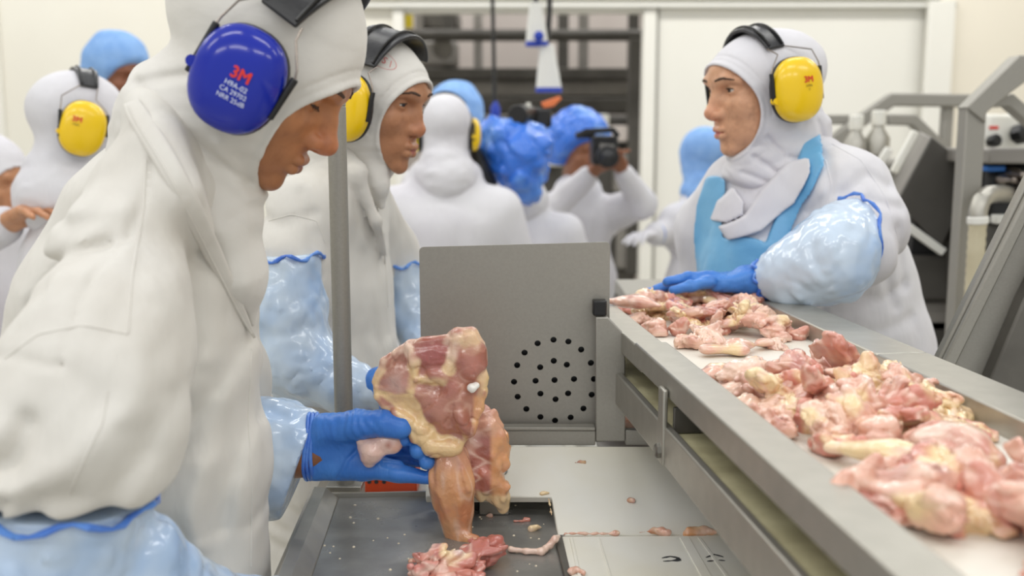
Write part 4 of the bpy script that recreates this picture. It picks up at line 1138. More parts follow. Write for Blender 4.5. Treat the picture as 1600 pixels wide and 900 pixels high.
yy = np.array([np.median(yy[max(0, i - 3):i + 4]) for i in range(40)])
for _ in range(14): yy[1:-1] = (yy[:-2] + 2 * yy[1:-1] + yy[2:]) / 4
cen_ = np.array([Q(x, y, Y) for (x, y, r), Y in zip(dense, yy - 0.001)])
tan_ = np.gradient(cen_, axis=0); tan_ /= np.linalg.norm(tan_, axis=1)[:, None]
V = []; NS = 20
for i in range(40):
    v_ = cen_[i] - np.array([0, 0, CAMZ]); v_ /= np.linalg.norm(v_); sd = np.cross(tan_[i], v_); sd /= np.linalg.norm(sd); r_ = M(dense[i, 2], yy[i])
    for j in range(NS):
        an = 2 * math.pi * j / NS; cx_, cy_ = math.cos(an), math.sin(an)
        V.append(cen_[i] + sd * r_ * math.copysign(abs(cx_) ** 0.7, cx_) + v_ * (r_ * 0.5 + 0.001) * math.copysign(abs(cy_) ** 0.8, cy_))
Fs = [(i * NS + j, i * NS + (j + 1) % NS, (i + 1) * NS + (j + 1) % NS, (i + 1) * NS + j) for i in range(39) for j in range(NS)] + [tuple(range(NS - 1, -1, -1)), tuple(range(39 * NS, 40 * NS))]
lap = obj('collar', (np.array(V), Fs), MT['coat'], man, sharp=1.2)
rim = np.array([V[i * NS + 14] for i in range(1, 39)])
obj('stitched_edge', G().tube(rim, 0.0012, 6), MT['coat'], lap)
# body: head, trunk, arms as one figure inside the clothes
RIGHT_ARM = [Q(95, 770, 0.90), Q(70, 870, 0.895), Q(190, 893, 0.93), Q(318, 958, 1.01), Q(425, 956, 1.08)]
def man_trunk(P):
    d = chain(P, [HM.W(np.array([[-0.04, 0, -0.12]]))[0], Q(250, 330, 1.15), Q(225, 560, 1.15), Q(205, 900, 1.15)], [0.045, 0.07, 0.09, 0.10], 0.05, (1, 1.2, 1))
    d = smin(d, chain(P, [Q(200, 400, 1.05), Q(125, 600, 0.95), Q(85, 770, 0.90)], [0.05, 0.045, 0.042], 0.02), 0.03)
    d = smin(d, chain(P, [Q(280, 430, 1.28), Q(320, 720, 1.33)], [0.05, 0.046], 0.02), 0.03)
    d = np.maximum(d, np.minimum(man_coat(P), man_hood(P)) + 0.014)
    d = smin(d, chain(P, RIGHT_ARM[1:], [0.042, 0.038, 0.033, 0.028], 0.02), 0.01)
    return smin(d, chain(P, [Q(320, 720, 1.33), Q(470, 703, 1.27), Q(515, 700, 1.265)], [0.044, 0.031, 0.026], 0.02), 0.01)
tv, tf = sdf_mesh(man_trunk, (-0.8, 0.75, 0.75), (-0.05, 1.5, 1.5), 0.007, 0.02)
hv = head_mesh(HM, 0.0016, lambda L: hood_sdf(L, *MH, raw=True))
body = join_vf([hv, (tv, tf, np.tile(np.array(lin((140, 92, 62))[:3]), (len(tv), 1)))])
obj('body', body[:2], MT['skin'], man, colors=body[2])
add_eyes(HM, man, 0.0016)
legs(man, Q(230, 600, Y0)[0], Y0 + 0.02, 0, 0.78)
# sleeve covers
s1 = sleeve(man, RIGHT_ARM, [M(146, 0.9), M(130, 0.9), M(98, 0.93), M(76, 1.01), M(62, 1.08)], 2.0, a0=(-0.1, 0, -1), amp=0.006, lo_hem=False)
s2 = sleeve(man, [Q(330, 735, 1.335), Q(425, 713, 1.29), Q(480, 695, 1.265)], [M(95, 1.33), M(96, 1.29), M(55, 1.265)], 5.0, a1=(1, 0, -0.38), amp=0.005, lo_hem=False)
# gloves
YGv = 1.262
def gl_left(P):
    d = rbox(P, Q(528, 698, YGv), (M(58, YGv), 0.016, M(46, YGv)), 0.015)
    d = smin(d, cap(P, Q(484, 697, YGv), Q(512, 697, YGv), M(50, YGv), M(46, YGv), (1, 0.62, 1)), 0.012)
    d = smin(d, chain(P, [Q(512, 672, 1.252), Q(560, 664, 1.240), Q(600, 662, 1.232), Q(626, 668, 1.228)], [M(27, 1.25), M(24, 1.24), M(21, 1.23), M(17.5, 1.228)], 0.006), 0.010)
    d = smin(d, chain(P, [Q(500, 728, YGv), Q(570, 728, 1.258), Q(622, 737, 1.250), Q(671, 746, 1.244)], [M(22, YGv), M(22, 1.258), M(17, 1.25), M(12, 1.244)], 0.006), 0.010)
    for a, b, c, e, r in (((580, 672, 1.275), (622, 674, 1.290), (650, 678, 1.270), (632, 685, 1.240), 12), ((585, 692, 1.278), (636, 694, 1.292), (672, 700, 1.270), (654, 703, 1.238), 14.5), ((582, 712, 1.272), (640, 714, 1.284), (684, 720, 1.266), (667, 722, 1.238), 13)):
        d = smin(d, chain(P, [Q(*a), Q(*b), Q(*c), Q(*e)], [M(18, 1.26), M(15, 1.26), M(r + 1, 1.26), M(r, 1.26)], 0.005), 0.004)
    # glove creases across the thumb and palm
    d = d + 0.0006 * np.sin((P[:, 0] * 0.9 + P[:, 2] * 0.35) * 700 + 6 * vnoise(P, (40, 40, 40), 2)) * np.exp(-((P - Q(560, 662, 1.24).astype(np.float32)) ** 2).sum(1) / 0.035 ** 2)
    d = d + crease(P, [Q(x, y, 1.25) for x, y in ((530, 745), (545, 715), (560, 700))], 0.002, 0.003) + crease(P, [Q(x, y, 1.25) for x, y in ((600, 722), (640, 728), (665, 734))], 0.003, 0.003)
    d = d + 0.0014 * vnoise(P, (60, 60, 60), 4)
    return np.maximum(d, -(P[:, 0] - Q(480, 697, YGv)[0]))
lo, hi = bbox_of([Q(462, 630, 1.2), Q(700, 770, 1.32)], 0.01)
gv = obj('glove', sdf_mesh(gl_left, lo, hi, 0.0013, 0.004), MT['nitrile'], man)
cw_ = G()
for k in range(3):
    ring = []
    for j in range(33):
        a = 2 * math.pi * j / 32
        ring.append(Q(482 + k * 5 + 4 * math.sin(a) + 1.5 * math.sin(3 * a + k), 697, YGv) + np.array([0, 0.66 * math.cos(a), 1.08 * math.sin(a)]) * M(50.5 + 0.8 * math.sin(3 * a + k) - 0.6 * k, YGv))
    cw_.tube(ring, 0.0026, 8, False)
obj('cuff', cw_, MT['film'], gv)
def gl_right(P):
    w = Q(430, 958, 1.09); d = cap(P, w, Q(478, 965, 1.13), M(44, 1.09), M(46, 1.13), (1, 1, 0.7))
    for k in range(4):
        b = Q(505, 955 + 0, 1.105 + 0.022 * k); d = smin(d, chain(P, [Q(470, 965, 1.10 + 0.018 * k), b, b + np.array([0.035, 0, -0.014]), b + np.array([0.045, 0, -0.034])], [0.012, 0.0105, 0.0098, 0.0088], 0.004), 0.005)
    d = smin(d, chain(P, [Q(450, 950, 1.15), Q(490, 935, 1.19), Q(520, 945, 1.20)], [0.016, 0.012, 0.010], 0.004), 0.006)
    return d + 0.001 * vnoise(P, (60, 60, 60), 4)
lo, hi = bbox_of([Q(390, 900, 1.02), Q(600, 1010, 1.25)], 0.01)
obj('glove', sdf_mesh(gl_right, lo, hi, 0.0022, 0.003), MT['nitrile'], man)

ear_defenders(HM, 'royal blue ear defenders with red lettering on the bending man in front', MT['blue'], None, (0.0475, 0.0555), 9, True, -1, ('3M', 'H9A-02', 'CA 29702', 'NRR 25dB'), cen=(0.0203, -0.0177), band_w=0.074, band_x=0.014, A=73.0, band_dz=0.006, text_off=(0.010, 0.0086), txt_size=0.0165, pcol=MT['whiteprint'], lift=0.006)
# ------------------------------------------------------------------ woman behind the upright pole, looking right
Y1 = 1.76
w2 = thing('person', 'woman in white hood and coat behind the upright pole, looking down to the right', 'person', (Q(520, 600, Y1)[0], Y1 + 0.03, 0))
H2 = Head(Q(581, 146, Y1), -23, 15, 0, 0.98, nose=0.95, nx=-0.003, lid=(-14, 8), gaze=(0, 12), sk=0.074, skin=(180, 128, 94), lip=(172, 104, 94), lips=1.2, op=((0.125, 0, -0.040), (0.084, 0.096, 0.092)))
W2H = (H2.p['op'], lambda L: ell(L, (0.0, 0, -0.155), (0.058, 0.07, 0.06)), 1.0, 0.006, -0.012)
def w2_hood(P):
    d = hood_sdf(H2.L(P), *W2H)
    return smin(d, chain(P, [Q(570, 245, Y1 - 0.02), Q(586, 290, Y1 - 0.03), Q(596, 322, Y1 - 0.03)], [M(30, Y1), M(20, Y1), M(6, Y1)], 0.02) + wrinkle(P, (0.3, 0, -1), 26, 0.004, 3), 0.02)
def w2_coat(P):
    d = chain(P, [Q(545, 258, 1.80), Q(525, 340, 1.80), Q(510, 450, 1.80), Q(512, 560, 1.80), Q(500, 900, 1.80), Q(495, 1080, 1.80)], [M(52, 1.8), M(76, 1.8), M(98, 1.8), M(104, 1.8), M(112, 1.8), M(120, 1.8)], 0.04, (1, 1.5, 1))
    d = smin(d, chain(P, [Q(530, 285, 1.74), Q(480, 335, 1.66), Q(455, 420, 1.62), Q(452, 470, 1.60)], [M(44, 1.74), M(58, 1.66), M(58, 1.62), M(54, 1.6)], 0.03), 0.03)
    d = smin(d, chain(P, [Q(560, 300, 1.90), Q(610, 390, 1.98), Q(630, 440, 1.98)], [M(48, 1.9), M(40, 1.98), M(36, 1.98)], 0.03), 0.03)
    d = smin(d, chain(P, [Q(520, 225, 1.72), Q(556, 270, 1.68), Q(590, 345, 1.695), Q(604, 400, 1.74)], [M(18, 1.7), M(17, 1.68), M(11, 1.68), M(6, 1.7)], 0.02), 0.012)
    d = d + wrinkle(P, (0.2, 0, -1), 11, 0.0045, 41) + 0.002 * fbm(P, (22, 22, 22), 2, 4)
    e = 0
    for pts, dep, w in (([(575, 280), (600, 370), (604, 450)], 0.006, 0.008), ([(480, 300), (500, 360), (505, 420)], 0.009, 0.010), ([(405, 330), (450, 345), (500, 330)], 0.008, 0.010), ([(505, 420), (470, 395), (420, 390)], 0.006, 0.008),
                        ([(560, 400), (570, 520), (565, 620)], 0.006, 0.012), ([(590, 420), (596, 540)], 0.005, 0.010), ([(430, 770), (480, 800), (500, 780)], 0.010, 0.012), ([(420, 840), (470, 850), (490, 820)], 0.008, 0.010), ([(420, 810), (460, 820)], 0.006, 0.010)):
        e = e + crease(P, [Q(x, y, 1.66) for x, y in pts], dep * 0.7, w)
    return np.maximum(d + e * (P[:, 1] < 1.85), 0.5 - P[:, 2])
lo, hi = np.array([Q(380, 500, 1.8)[0], 1.46, 0.48]), np.array([Q(690, 500, 1.9)[0], 2.12, 1.46])
coat_o = obj('coat', sdf_mesh(w2_coat, lo, hi, 0.005, 0.02), MT['coat'], w2)
for line in ([(420, 345), (455, 335), (495, 345), (508, 380)], [(585, 300), (600, 380), (606, 480)]): seam(coat_o, w2, line)
hl, hh = bbox_of([Q(455, 0, Y1), Q(700, 340, Y1)], 0.02); hl[1], hh[1] = Y1 - 0.16, Y1 + 0.16
w2h = obj('hood', sdf_mesh(w2_hood, hl, hh, 0.0026, 0.02), MT['hood'], w2)
A2 = [Q(452, 396, 1.60), Q(450, 480, 1.585), Q(465, 565, 1.575), Q(540, 606, 1.55), Q(610, 614, 1.52)]
A3 = [Q(628, 415, 1.97), Q(640, 480, 1.96), Q(662, 560, 1.90)]
def w2_trunk(P):
    d = chain(P, [H2.W(np.array([[-0.03, 0, -0.12]]))[0], Q(530, 340, 1.80), Q(510, 500, 1.80), Q(500, 900, 1.80)], [0.045, 0.07, 0.09, 0.10], 0.05, (1, 1.3, 1))
    d = np.maximum(d, np.minimum(w2_coat(P), w2_hood(P)) + 0.014)
    d = smin(d, chain(P, A2, [0.030, 0.034, 0.038, 0.032, 0.024], 0.02), 0.01)
    return smin(d, chain(P, A3, [0.036, 0.034, 0.026], 0.02), 0.01)
tv, tf = sdf_mesh(w2_trunk, lo + np.array([0, 0, 0.3]), hi + np.array([0.05, 0, 0.1]), 0.008, 0.02)
b_ = join_vf([head_mesh(H2, 0.0018, lambda L: hood_sdf(L, *W2H, raw=True)), (tv, tf, np.tile(np.array(lin((140, 88, 64))[:3]), (len(tv), 1)))])
obj('body', b_[:2], MT['skin'], w2, colors=b_[2])
add_eyes(H2, w2)
legs(w2, Q(520, 600, Y1)[0], Y1 + 0.03, 0, 0.72)
sleeve(w2, A2, [M(54, 1.6), M(60, 1.585), M(66, 1.575), M(44, 1.55), M(26, 1.52)], 12.0, a0=(0.05, 0, -1), vox=0.0045, amp=0.006)
sleeve(w2, A3, [M(38, 1.97), M(40, 1.96), M(32, 1.9)], 15.0, vox=0.006, amp=0.006, lo_hem=False)
def hand_at(wr, dr, upv, s, k=1.0, curl=0.3):
    """a relaxed gloved hand: wrist, direction of the fingers, back-of-hand normal, thumb side s"""
    dr = np.asarray(dr, float); dr /= np.linalg.norm(dr); upv = np.asarray(upv, float); upv -= dr * np.dot(upv, dr); upv /= np.linalg.norm(upv)
    sd = np.cross(upv, dr) * s
    wr = np.asarray(wr, float)
    def pt(x, y, z): return wr + (dr * x + sd * y + upv * z) * k
    def f(P):
        R_ = np.stack([dr, sd, upv], 1)
        d = rbox(P, pt(0.055, 0, 0), (0.045 * k, 0.038 * k, 0.014 * k), 0.013 * k, R_)
        d = smin(d, cap(P, pt(-0.02, 0, 0), pt(0.03, 0, 0), 0.029 * k, 0.024 * k), 0.012)
        for i, (y, ln) in enumerate(((0.030, 0.072), (0.010, 0.082), (-0.011, 0.076), (-0.031, 0.058))):
            a = curl * (0.7 + 0.15 * i)
            p0 = pt(0.088, y, 0.001); p1 = pt(0.088 + ln * 0.45, y * 1.12, -ln * 0.45 * math.tan(a * 0.5)); p2 = pt(0.088 + ln * 0.45 + ln * 0.55 * math.cos(a), y * 1.15, -ln * 0.45 * math.tan(a * 0.5) - ln * 0.55 * math.sin(a))
            d = smin(d, chain(P, [p0, p1, p2], [0.0098 * k, 0.0092 * k, 0.0076 * k], 0.004), 0.006)
        d = smin(d, chain(P, [pt(0.022, 0.026, -0.004), pt(0.055, 0.055, -0.012), pt(0.082, 0.060, -0.018)], [0.015 * k, 0.0115 * k, 0.0092 * k], 0.004), 0.008)
        return d + 0.0011 * vnoise(P, (70, 70, 70), 4) + 0.0008 * ridge(P, (120, 50, 120), 3)
    return f, np.array([pt(0, 0, 0), pt(0.18, 0.07, -0.06), pt(0.18, -0.06, 0.03), pt(-0.02, 0, 0.03), pt(0.1, 0.07, -0.08)])
f, bb = hand_at(Q(610, 614, 1.52), (0.6, -0.25, -0.45), (0.3, 0.1, 0.9), 1)
obj('glove', sdf_mesh(f, *bbox_of(bb, 0.045), 0.003, 0.003), MT['nitrile'], w2)
f, bb = hand_at(A3[-1], (0.5, -0.6, -0.4), (0.2, 0.1, 0.9), -1)
obj('glove', sdf_mesh(f, *bbox_of(bb, 0.045), 0.004, 0.003), MT['nitrile'], w2)
ear_defenders(H2, 'yellow ear defenders with wide black headband on the woman behind the pole', MT['yellow'], 'yellow ear defenders', (0.046, 0.056), 6, True, -1, ('3M', 'H9A'), cen=(0.020, -0.022), band_w=0.080, band_x=0.022, A=64.0, band_dz=-0.018, text_off=(0.002, 0.004), txt_size=0.014, lift=0.004)
# red lettering in an oval on her hood
def project_print(person_obj, hood, txt, c_loc, n_loc, up_loc, H, size, m_, ring=None, name='hood_print'):
    tri = BVHTree.FromObject(hood, bpy.context.evaluated_depsgraph_get())
    base = world_loc(hood)
    c = H.W(np.array([c_loc]))[0] - base; n = H.R @ np.asarray(n_loc, float); n /= np.linalg.norm(n)
    u = H.R @ np.asarray(up_loc, float); u -= n * np.dot(u, n); u /= np.linalg.norm(u); r = np.cross(u, n)
    TV, TF = text_mesh(txt, size)
    pts = [(v[0], v[1]) for v in TV]; Fs = list(TF)
    if ring:
        k0 = len(pts); N_ = 40
        for rr in (1.0, 0.965):
            for j in range(N_):
                a = 2 * math.pi * j / N_; pts.append((ring[0] * rr * math.cos(a), ring[1] * rr * math.sin(a)))
        Fs += [(k0 + j, k0 + (j + 1) % N_, k0 + N_ + (j + 1) % N_, k0 + N_ + j) for j in range(N_)]
    V = []
    for x, y in pts:
        o_ = c + r * x + u * y + n * 0.06
        h = tri.ray_cast(Vector(o_), Vector(-n))
        V.append((np.array(h[0]) if h[0] is not None else o_ - n * 0.06) + n * 0.0007 + base)
    return obj(name, (np.array(V), Fs), m_, hood, smooth=False)
bpy.context.view_layer.update()
MT['faded'] = mat('faded_red_print', (214, 120, 118), 0.8)
project_print(w2, w2h, '/ BS \\', (0.047, -0.074, 0.074), (0.35, -0.75, 0.5), (0.05, 0.5, 0.8), H2, 0.017, MT['faded'], (0.026, 0.014))

# ------------------------------------------------------------------ woman at the right, reaching over the belt
Y3 = 1.90
w3 = thing('person', 'woman at the right in white hood and coat with blue apron, reaching over the chicken', 'person', (Q(1265, 560, Y3)[0], Y3 + 0.02, 0))
H3 = Head(Q(1186, 130, Y3), 180 + 19, 11, 0, 0.98, nose=1.0, nx=0.002, lid=(-15, 13), gaze=(-8, 2), sk=0.066, skin=(212, 162, 128), lip=(198, 122, 116), fat=1.04, op=((0.110, 0, -0.038), (0.094, 0.100, 0.092)))
W3H = (H3.p['op'], lambda L: smin(ell(L, (0.02, 0.0, -0.155), (0.070, 0.072, 0.055)), ell(L, (-0.055, 0, -0.105), (0.07, 0.075, 0.055)), 0.03), 0.8, 0.014, -0.022)
def w3_hood(P):
    d = hood_sdf(H3.L(P), *W3H)
    for pts, dep, w in (([(1180, 245), (1215, 270), (1250, 262)], 0.006, 0.005), ([(1140, 285), (1180, 300), (1230, 285)], 0.006, 0.005), ([(1200, 215), (1225, 245), (1262, 250)], 0.007, 0.005), ([(1210, 232), (1240, 255)], -0.004, 0.005), ([(1283, 190), (1292, 215), (1285, 235)], 0.006, 0.005), ([(1165, 270), (1200, 285)], 0.004, 0.005)):
        d = d + crease(P, [Q(x, y, 1.84) for x, y in pts], dep, w)
    return d
def w3_coat(P):
    d = chain(P, [Q(1206, 262, 1.92), Q(1230, 340, 1.93), Q(1248, 440, 1.94), Q(1262, 560, 1.95), Q(1266, 760, 1.96), Q(1270, 940, 1.96)], [M(62, 1.9), M(108, 1.9), M(150, 1.9), M(180, 1.9), M(184, 1.9), M(190, 1.9)], 0.04, (1, 0.86, 1))
    d = smin(d, chain(P, [Q(1280, 252, 1.88), Q(1322, 300, 1.82), Q(1350, 355, 1.77), Q(1346, 395, 1.71)], [M(44, 1.88), M(68, 1.82), M(66, 1.77), M(58, 1.71)], 0.03), 0.04)
    d = smin(d, chain(P, [Q(1325, 340, 1.88), Q(1356, 440, 1.92), Q(1366, 540, 1.92), Q(1360, 620, 1.92)], [M(70, 1.88), M(68, 1.92), M(80, 1.92), M(80, 1.92)], 0.04), 0.04)
    d = smin(d, chain(P, [Q(1150, 290, 1.98), Q(1112, 360, 2.04), Q(1108, 450, 2.05)], [M(48, 1.98), M(52, 2.04), M(44, 2.05)], 0.03), 0.04)
    d = d + wrinkle(P, (0.25, 0, -1), 10, 0.006, 51) + 0.002 * fbm(P, (20, 20, 20), 2, 6)
    e = 0
    for pts, dep, w in (([(1290, 240), (1285, 300), (1262, 330)], 0.005, 0.008), ([(1300, 300), (1340, 270), (1372, 290)], 0.006, 0.010), ([(1280, 340), (1330, 310), (1380, 320)], 0.006, 0.010), ([(1370, 350), (1385, 420), (1400, 480)], 0.008, 0.012), ([(1330, 460), (1380, 470), (1420, 450)], 0.008, 0.012), ([(1300, 500), (1360, 520), (1430, 500)], 0.007, 0.014), ([(1400, 300), (1415, 380), (1425, 450)], 0.005, 0.010), ([(1280, 480), (1300, 540)], 0.008, 0.008), ([(1090, 380), (1080, 440)], 0.006, 0.010)):
        e = e + crease(P, [Q(x, y, 1.80) for x, y in pts], dep * 1.0, w * 0.9)
    return np.maximum(d + e * (P[:, 1] < 1.95), 0.5 - P[:, 2])
lo, hi = np.array([Q(1040, 500, 2.05)[0], 1.60, 0.48]), np.array([Q(1480, 500, 1.95)[0], 2.22, 1.47])
coat_o = obj('coat', sdf_mesh(w3_coat, lo, hi, 0.0048, 0.02), MT['coatbg'], w3)
for line in ([(1300, 225), (1345, 250), (1385, 310), (1405, 380)], [(1290, 250), (1300, 290), (1290, 325)], [(1290, 500), (1300, 560)]): seam(coat_o, w3, line)
hl, hh = bbox_of([Q(1090, 20, Y3), Q(1315, 320, Y3)], 0.02); hl[1], hh[1] = Y3 - 0.17, Y3 + 0.17
obj('hood', sdf_mesh(w3_hood, hl, hh, 0.0024, 0.02), MT['coatbg'], w3)
def stroke2(P, pts, r):
    best = None
    p2 = P[:, [0, 2]]
    for i in range(len(pts) - 1):
        a = np.asarray(pts[i], np.float32)[[0, 2]]; b = np.asarray(pts[i + 1], np.float32)[[0, 2]]
        ba = b - a; pa = p2 - a; h = np.clip((pa @ ba) / max(float(ba @ ba), 1e-12), 0, 1)
        rr = r[i] + (r[i + 1] - r[i]) * h
        d = np.sqrt(((pa - h[:, None] * ba) ** 2).sum(1)) - rr
        best = d if best is None else np.minimum(best, d)
    return best
def on_coat(coat, off, th, strokes, Ys, ymax):
    def f(P):
        r2 = None
        for pts, rs in strokes:
            s_ = stroke2(P, [Q(x, y, Ys) for x, y in pts], [M(r, Ys) for r in rs]); r2 = s_ if r2 is None else np.minimum(r2, s_)
        c = coat(P)
        return np.maximum(np.maximum(np.maximum(c - off, -(c - off + th)), r2), P[:, 1] - ymax)
    return f
ap = on_coat(w3_coat, 0.008, 0.018, [([(1276, 205), (1262, 250), (1232, 315), (1205, 385), (1195, 430)], [13, 13, 12, 14, 20]), ([(1135, 290), (1122, 340), (1122, 440), (1130, 520)], [12, 16, 20, 26]), ([(1165, 420), (1160, 560)], [50, 80])], 1.83, 1.97)
obj('apron', sdf_mesh(ap, *bbox_of([Q(1085, 195, 1.78), Q(1300, 640, 2.0)], 0.01), 0.0032, 0.02), MT['apron'], w3)
LAPEL = ([(1266, 246), (1262, 268), (1240, 318), (1192, 362), (1148, 380), (1138, 361), (1172, 338), (1196, 300), (1236, 256)], [(1160, 296), (1171, 318), (1168, 338), (1146, 353), (1131, 352), (1140, 320)])
def cl(P):
    c = w3_coat(P)
    r2 = np.minimum(poly2(P, LAPEL[0], 1.80), poly2(P, LAPEL[1], 1.80))
    return smax(np.maximum(np.maximum(c - 0.015, -(c + 0.006)), P[:, 1] - 1.96), r2, 0.004)
obj('collar', sdf_mesh(cl, *bbox_of([Q(1115, 225, 1.72), Q(1285, 400, 1.98)], 0.01), 0.0026, 0.02), MT['coatbg'], w3)
A4 = [Q(1334, 372, 1.70), Q(1296, 404, 1.665), Q(1240, 425, 1.68), Q(1186, 438, 1.70)]
def w3_trunk(P):
    d = chain(P, [H3.W(np.array([[-0.03, 0, -0.12]]))[0], Q(1220, 340, 1.93), Q(1250, 500, 1.95), Q(1265, 900, 1.96)], [0.045, 0.08, 0.11, 0.12], 0.05)
    d = smin(d, chain(P, [Q(1330, 310, 1.83), Q(1352, 390, 1.72)], [0.05, 0.045], 0.02), 0.03)
    d = np.maximum(d, np.minimum(w3_coat(P), w3_hood(P)) + 0.014)
    d = smin(d, chain(P, A4, [0.044, 0.042, 0.034, 0.026], 0.02), 0.01)
    return smin(d, chain(P, [Q(1112, 450, 2.05), Q(1115, 560, 2.0), Q(1120, 640, 1.96)], [0.04, 0.036, 0.028], 0.02), 0.01)
tv, tf = sdf_mesh(w3_trunk, lo + np.array([0, 0, 0.3]), hi + np.array([0, 0, 0.1]), 0.008, 0.02)
b_ = join_vf([head_mesh(H3, 0.0017, lambda L: hood_sdf(L, *W3H, raw=True)), (tv, tf, np.tile(np.array(lin((170, 118, 90))[:3]), (len(tv), 1)))])
obj('body', b_[:2], MT['skin'], w3, colors=b_[2])
add_eyes(H3, w3)
legs(w3, Q(1265, 560, Y3)[0], Y3 + 0.04, 190, 0.72)
sleeve(w3, A4, [M(66, 1.70), M(72, 1.665), M(56, 1.68), M(29, 1.70)], 22.0, a0=(-1, -0.35, 0.05), vox=0.0036, amp=0.0045)
sleeve(w3, [Q(1112, 470, 2.05), Q(1115, 560, 2.0), Q(1120, 640, 1.96)], [M(50, 2.0), M(50, 2.0), M(30, 1.9)], 25.0, vox=0.007, amp=0.006)
f, bb = hand_at(Q(1120, 640, 1.96), (0.2, -0.5, -0.3), (-0.6, 0.1, 0.6), 1)
obj('glove', sdf_mesh(f, *bbox_of(bb, 0.045), 0.004, 0.003), MT['nitrile'], w3)
YHd = 1.70
def w3_glove(P):
    w = Q(1192, 437, 1.70)
    d = cap(P, w, Q(1166, 436, 1.705), M(27, 1.7), M(23, 1.7), (1, 1.1, 1))
    d = smin(d, rbox(P, Q(1138, 440, 1.715), (M(34, 1.7), 0.038, M(14, 1.7)), 0.013), 0.016)
    for pts, rs in (([(1112, 434, 1.70), (1075, 434, 1.695), (1042, 441, 1.69)], (11.5, 10, 8)),
                    ([(1110, 440, 1.68), (1080, 447, 1.672), (1052, 454, 1.668)], (10.5, 9.5, 7.5)),
                    ([(1110, 436, 1.725), (1065, 442, 1.73), (1025, 452, 1.73)], (11.5, 10, 8)),
                    ([(1112, 440, 1.748), (1062, 450, 1.757), (1012, 457, 1.76)], (11, 10, 8)),
                    ([(1155, 444, 1.75), (1120, 452, 1.79), (1085, 455, 1.81)], (13, 11, 8))):
        d = smin(d, chain(P, [Q(*p) for p in pts], [M(r, 1.7) for r in rs], 0.004), 0.007)
    return d + 0.0012 * ridge(P, (45, 45, 90), 2) + 0.001 * vnoise(P, (80, 80, 80), 3)
gw = obj('glove', sdf_mesh(w3_glove, *bbox_of([Q(1000, 400, 1.64), Q(1205, 475, 1.84)], 0.012), 0.0016, 0.004), MT['nitrile'], w3)
cu_ = G()
for k in range(3):
    ring = [Q(1192 - k * 5 + 2 * math.sin(4 * a + k), 437, 1.70) + np.array([0, math.cos(a), math.sin(a)]) * M(28.5 - k * 0.8 + math.sin(5 * a + k), 1.7) for a in np.linspace(0, 2 * math.pi, 33)]
    cu_.tube(ring, 0.0024, 7, False)
obj('cuff', cu_, MT['film'], gw)
ear_defenders(H3, 'yellow ear defenders on the woman reaching over the chicken at the right', MT['yellow'], 'yellow ear defenders', (0.049, 0.057), 4, True, 1, ('3M', 'H9A', 'V'), pf=1, cen=(-0.006, -0.018), band_w=0.048, band_x=0.006, band_dz=-0.028, text_off=(-0.006, 0.016), txt_size=0.015, lift=0.004)
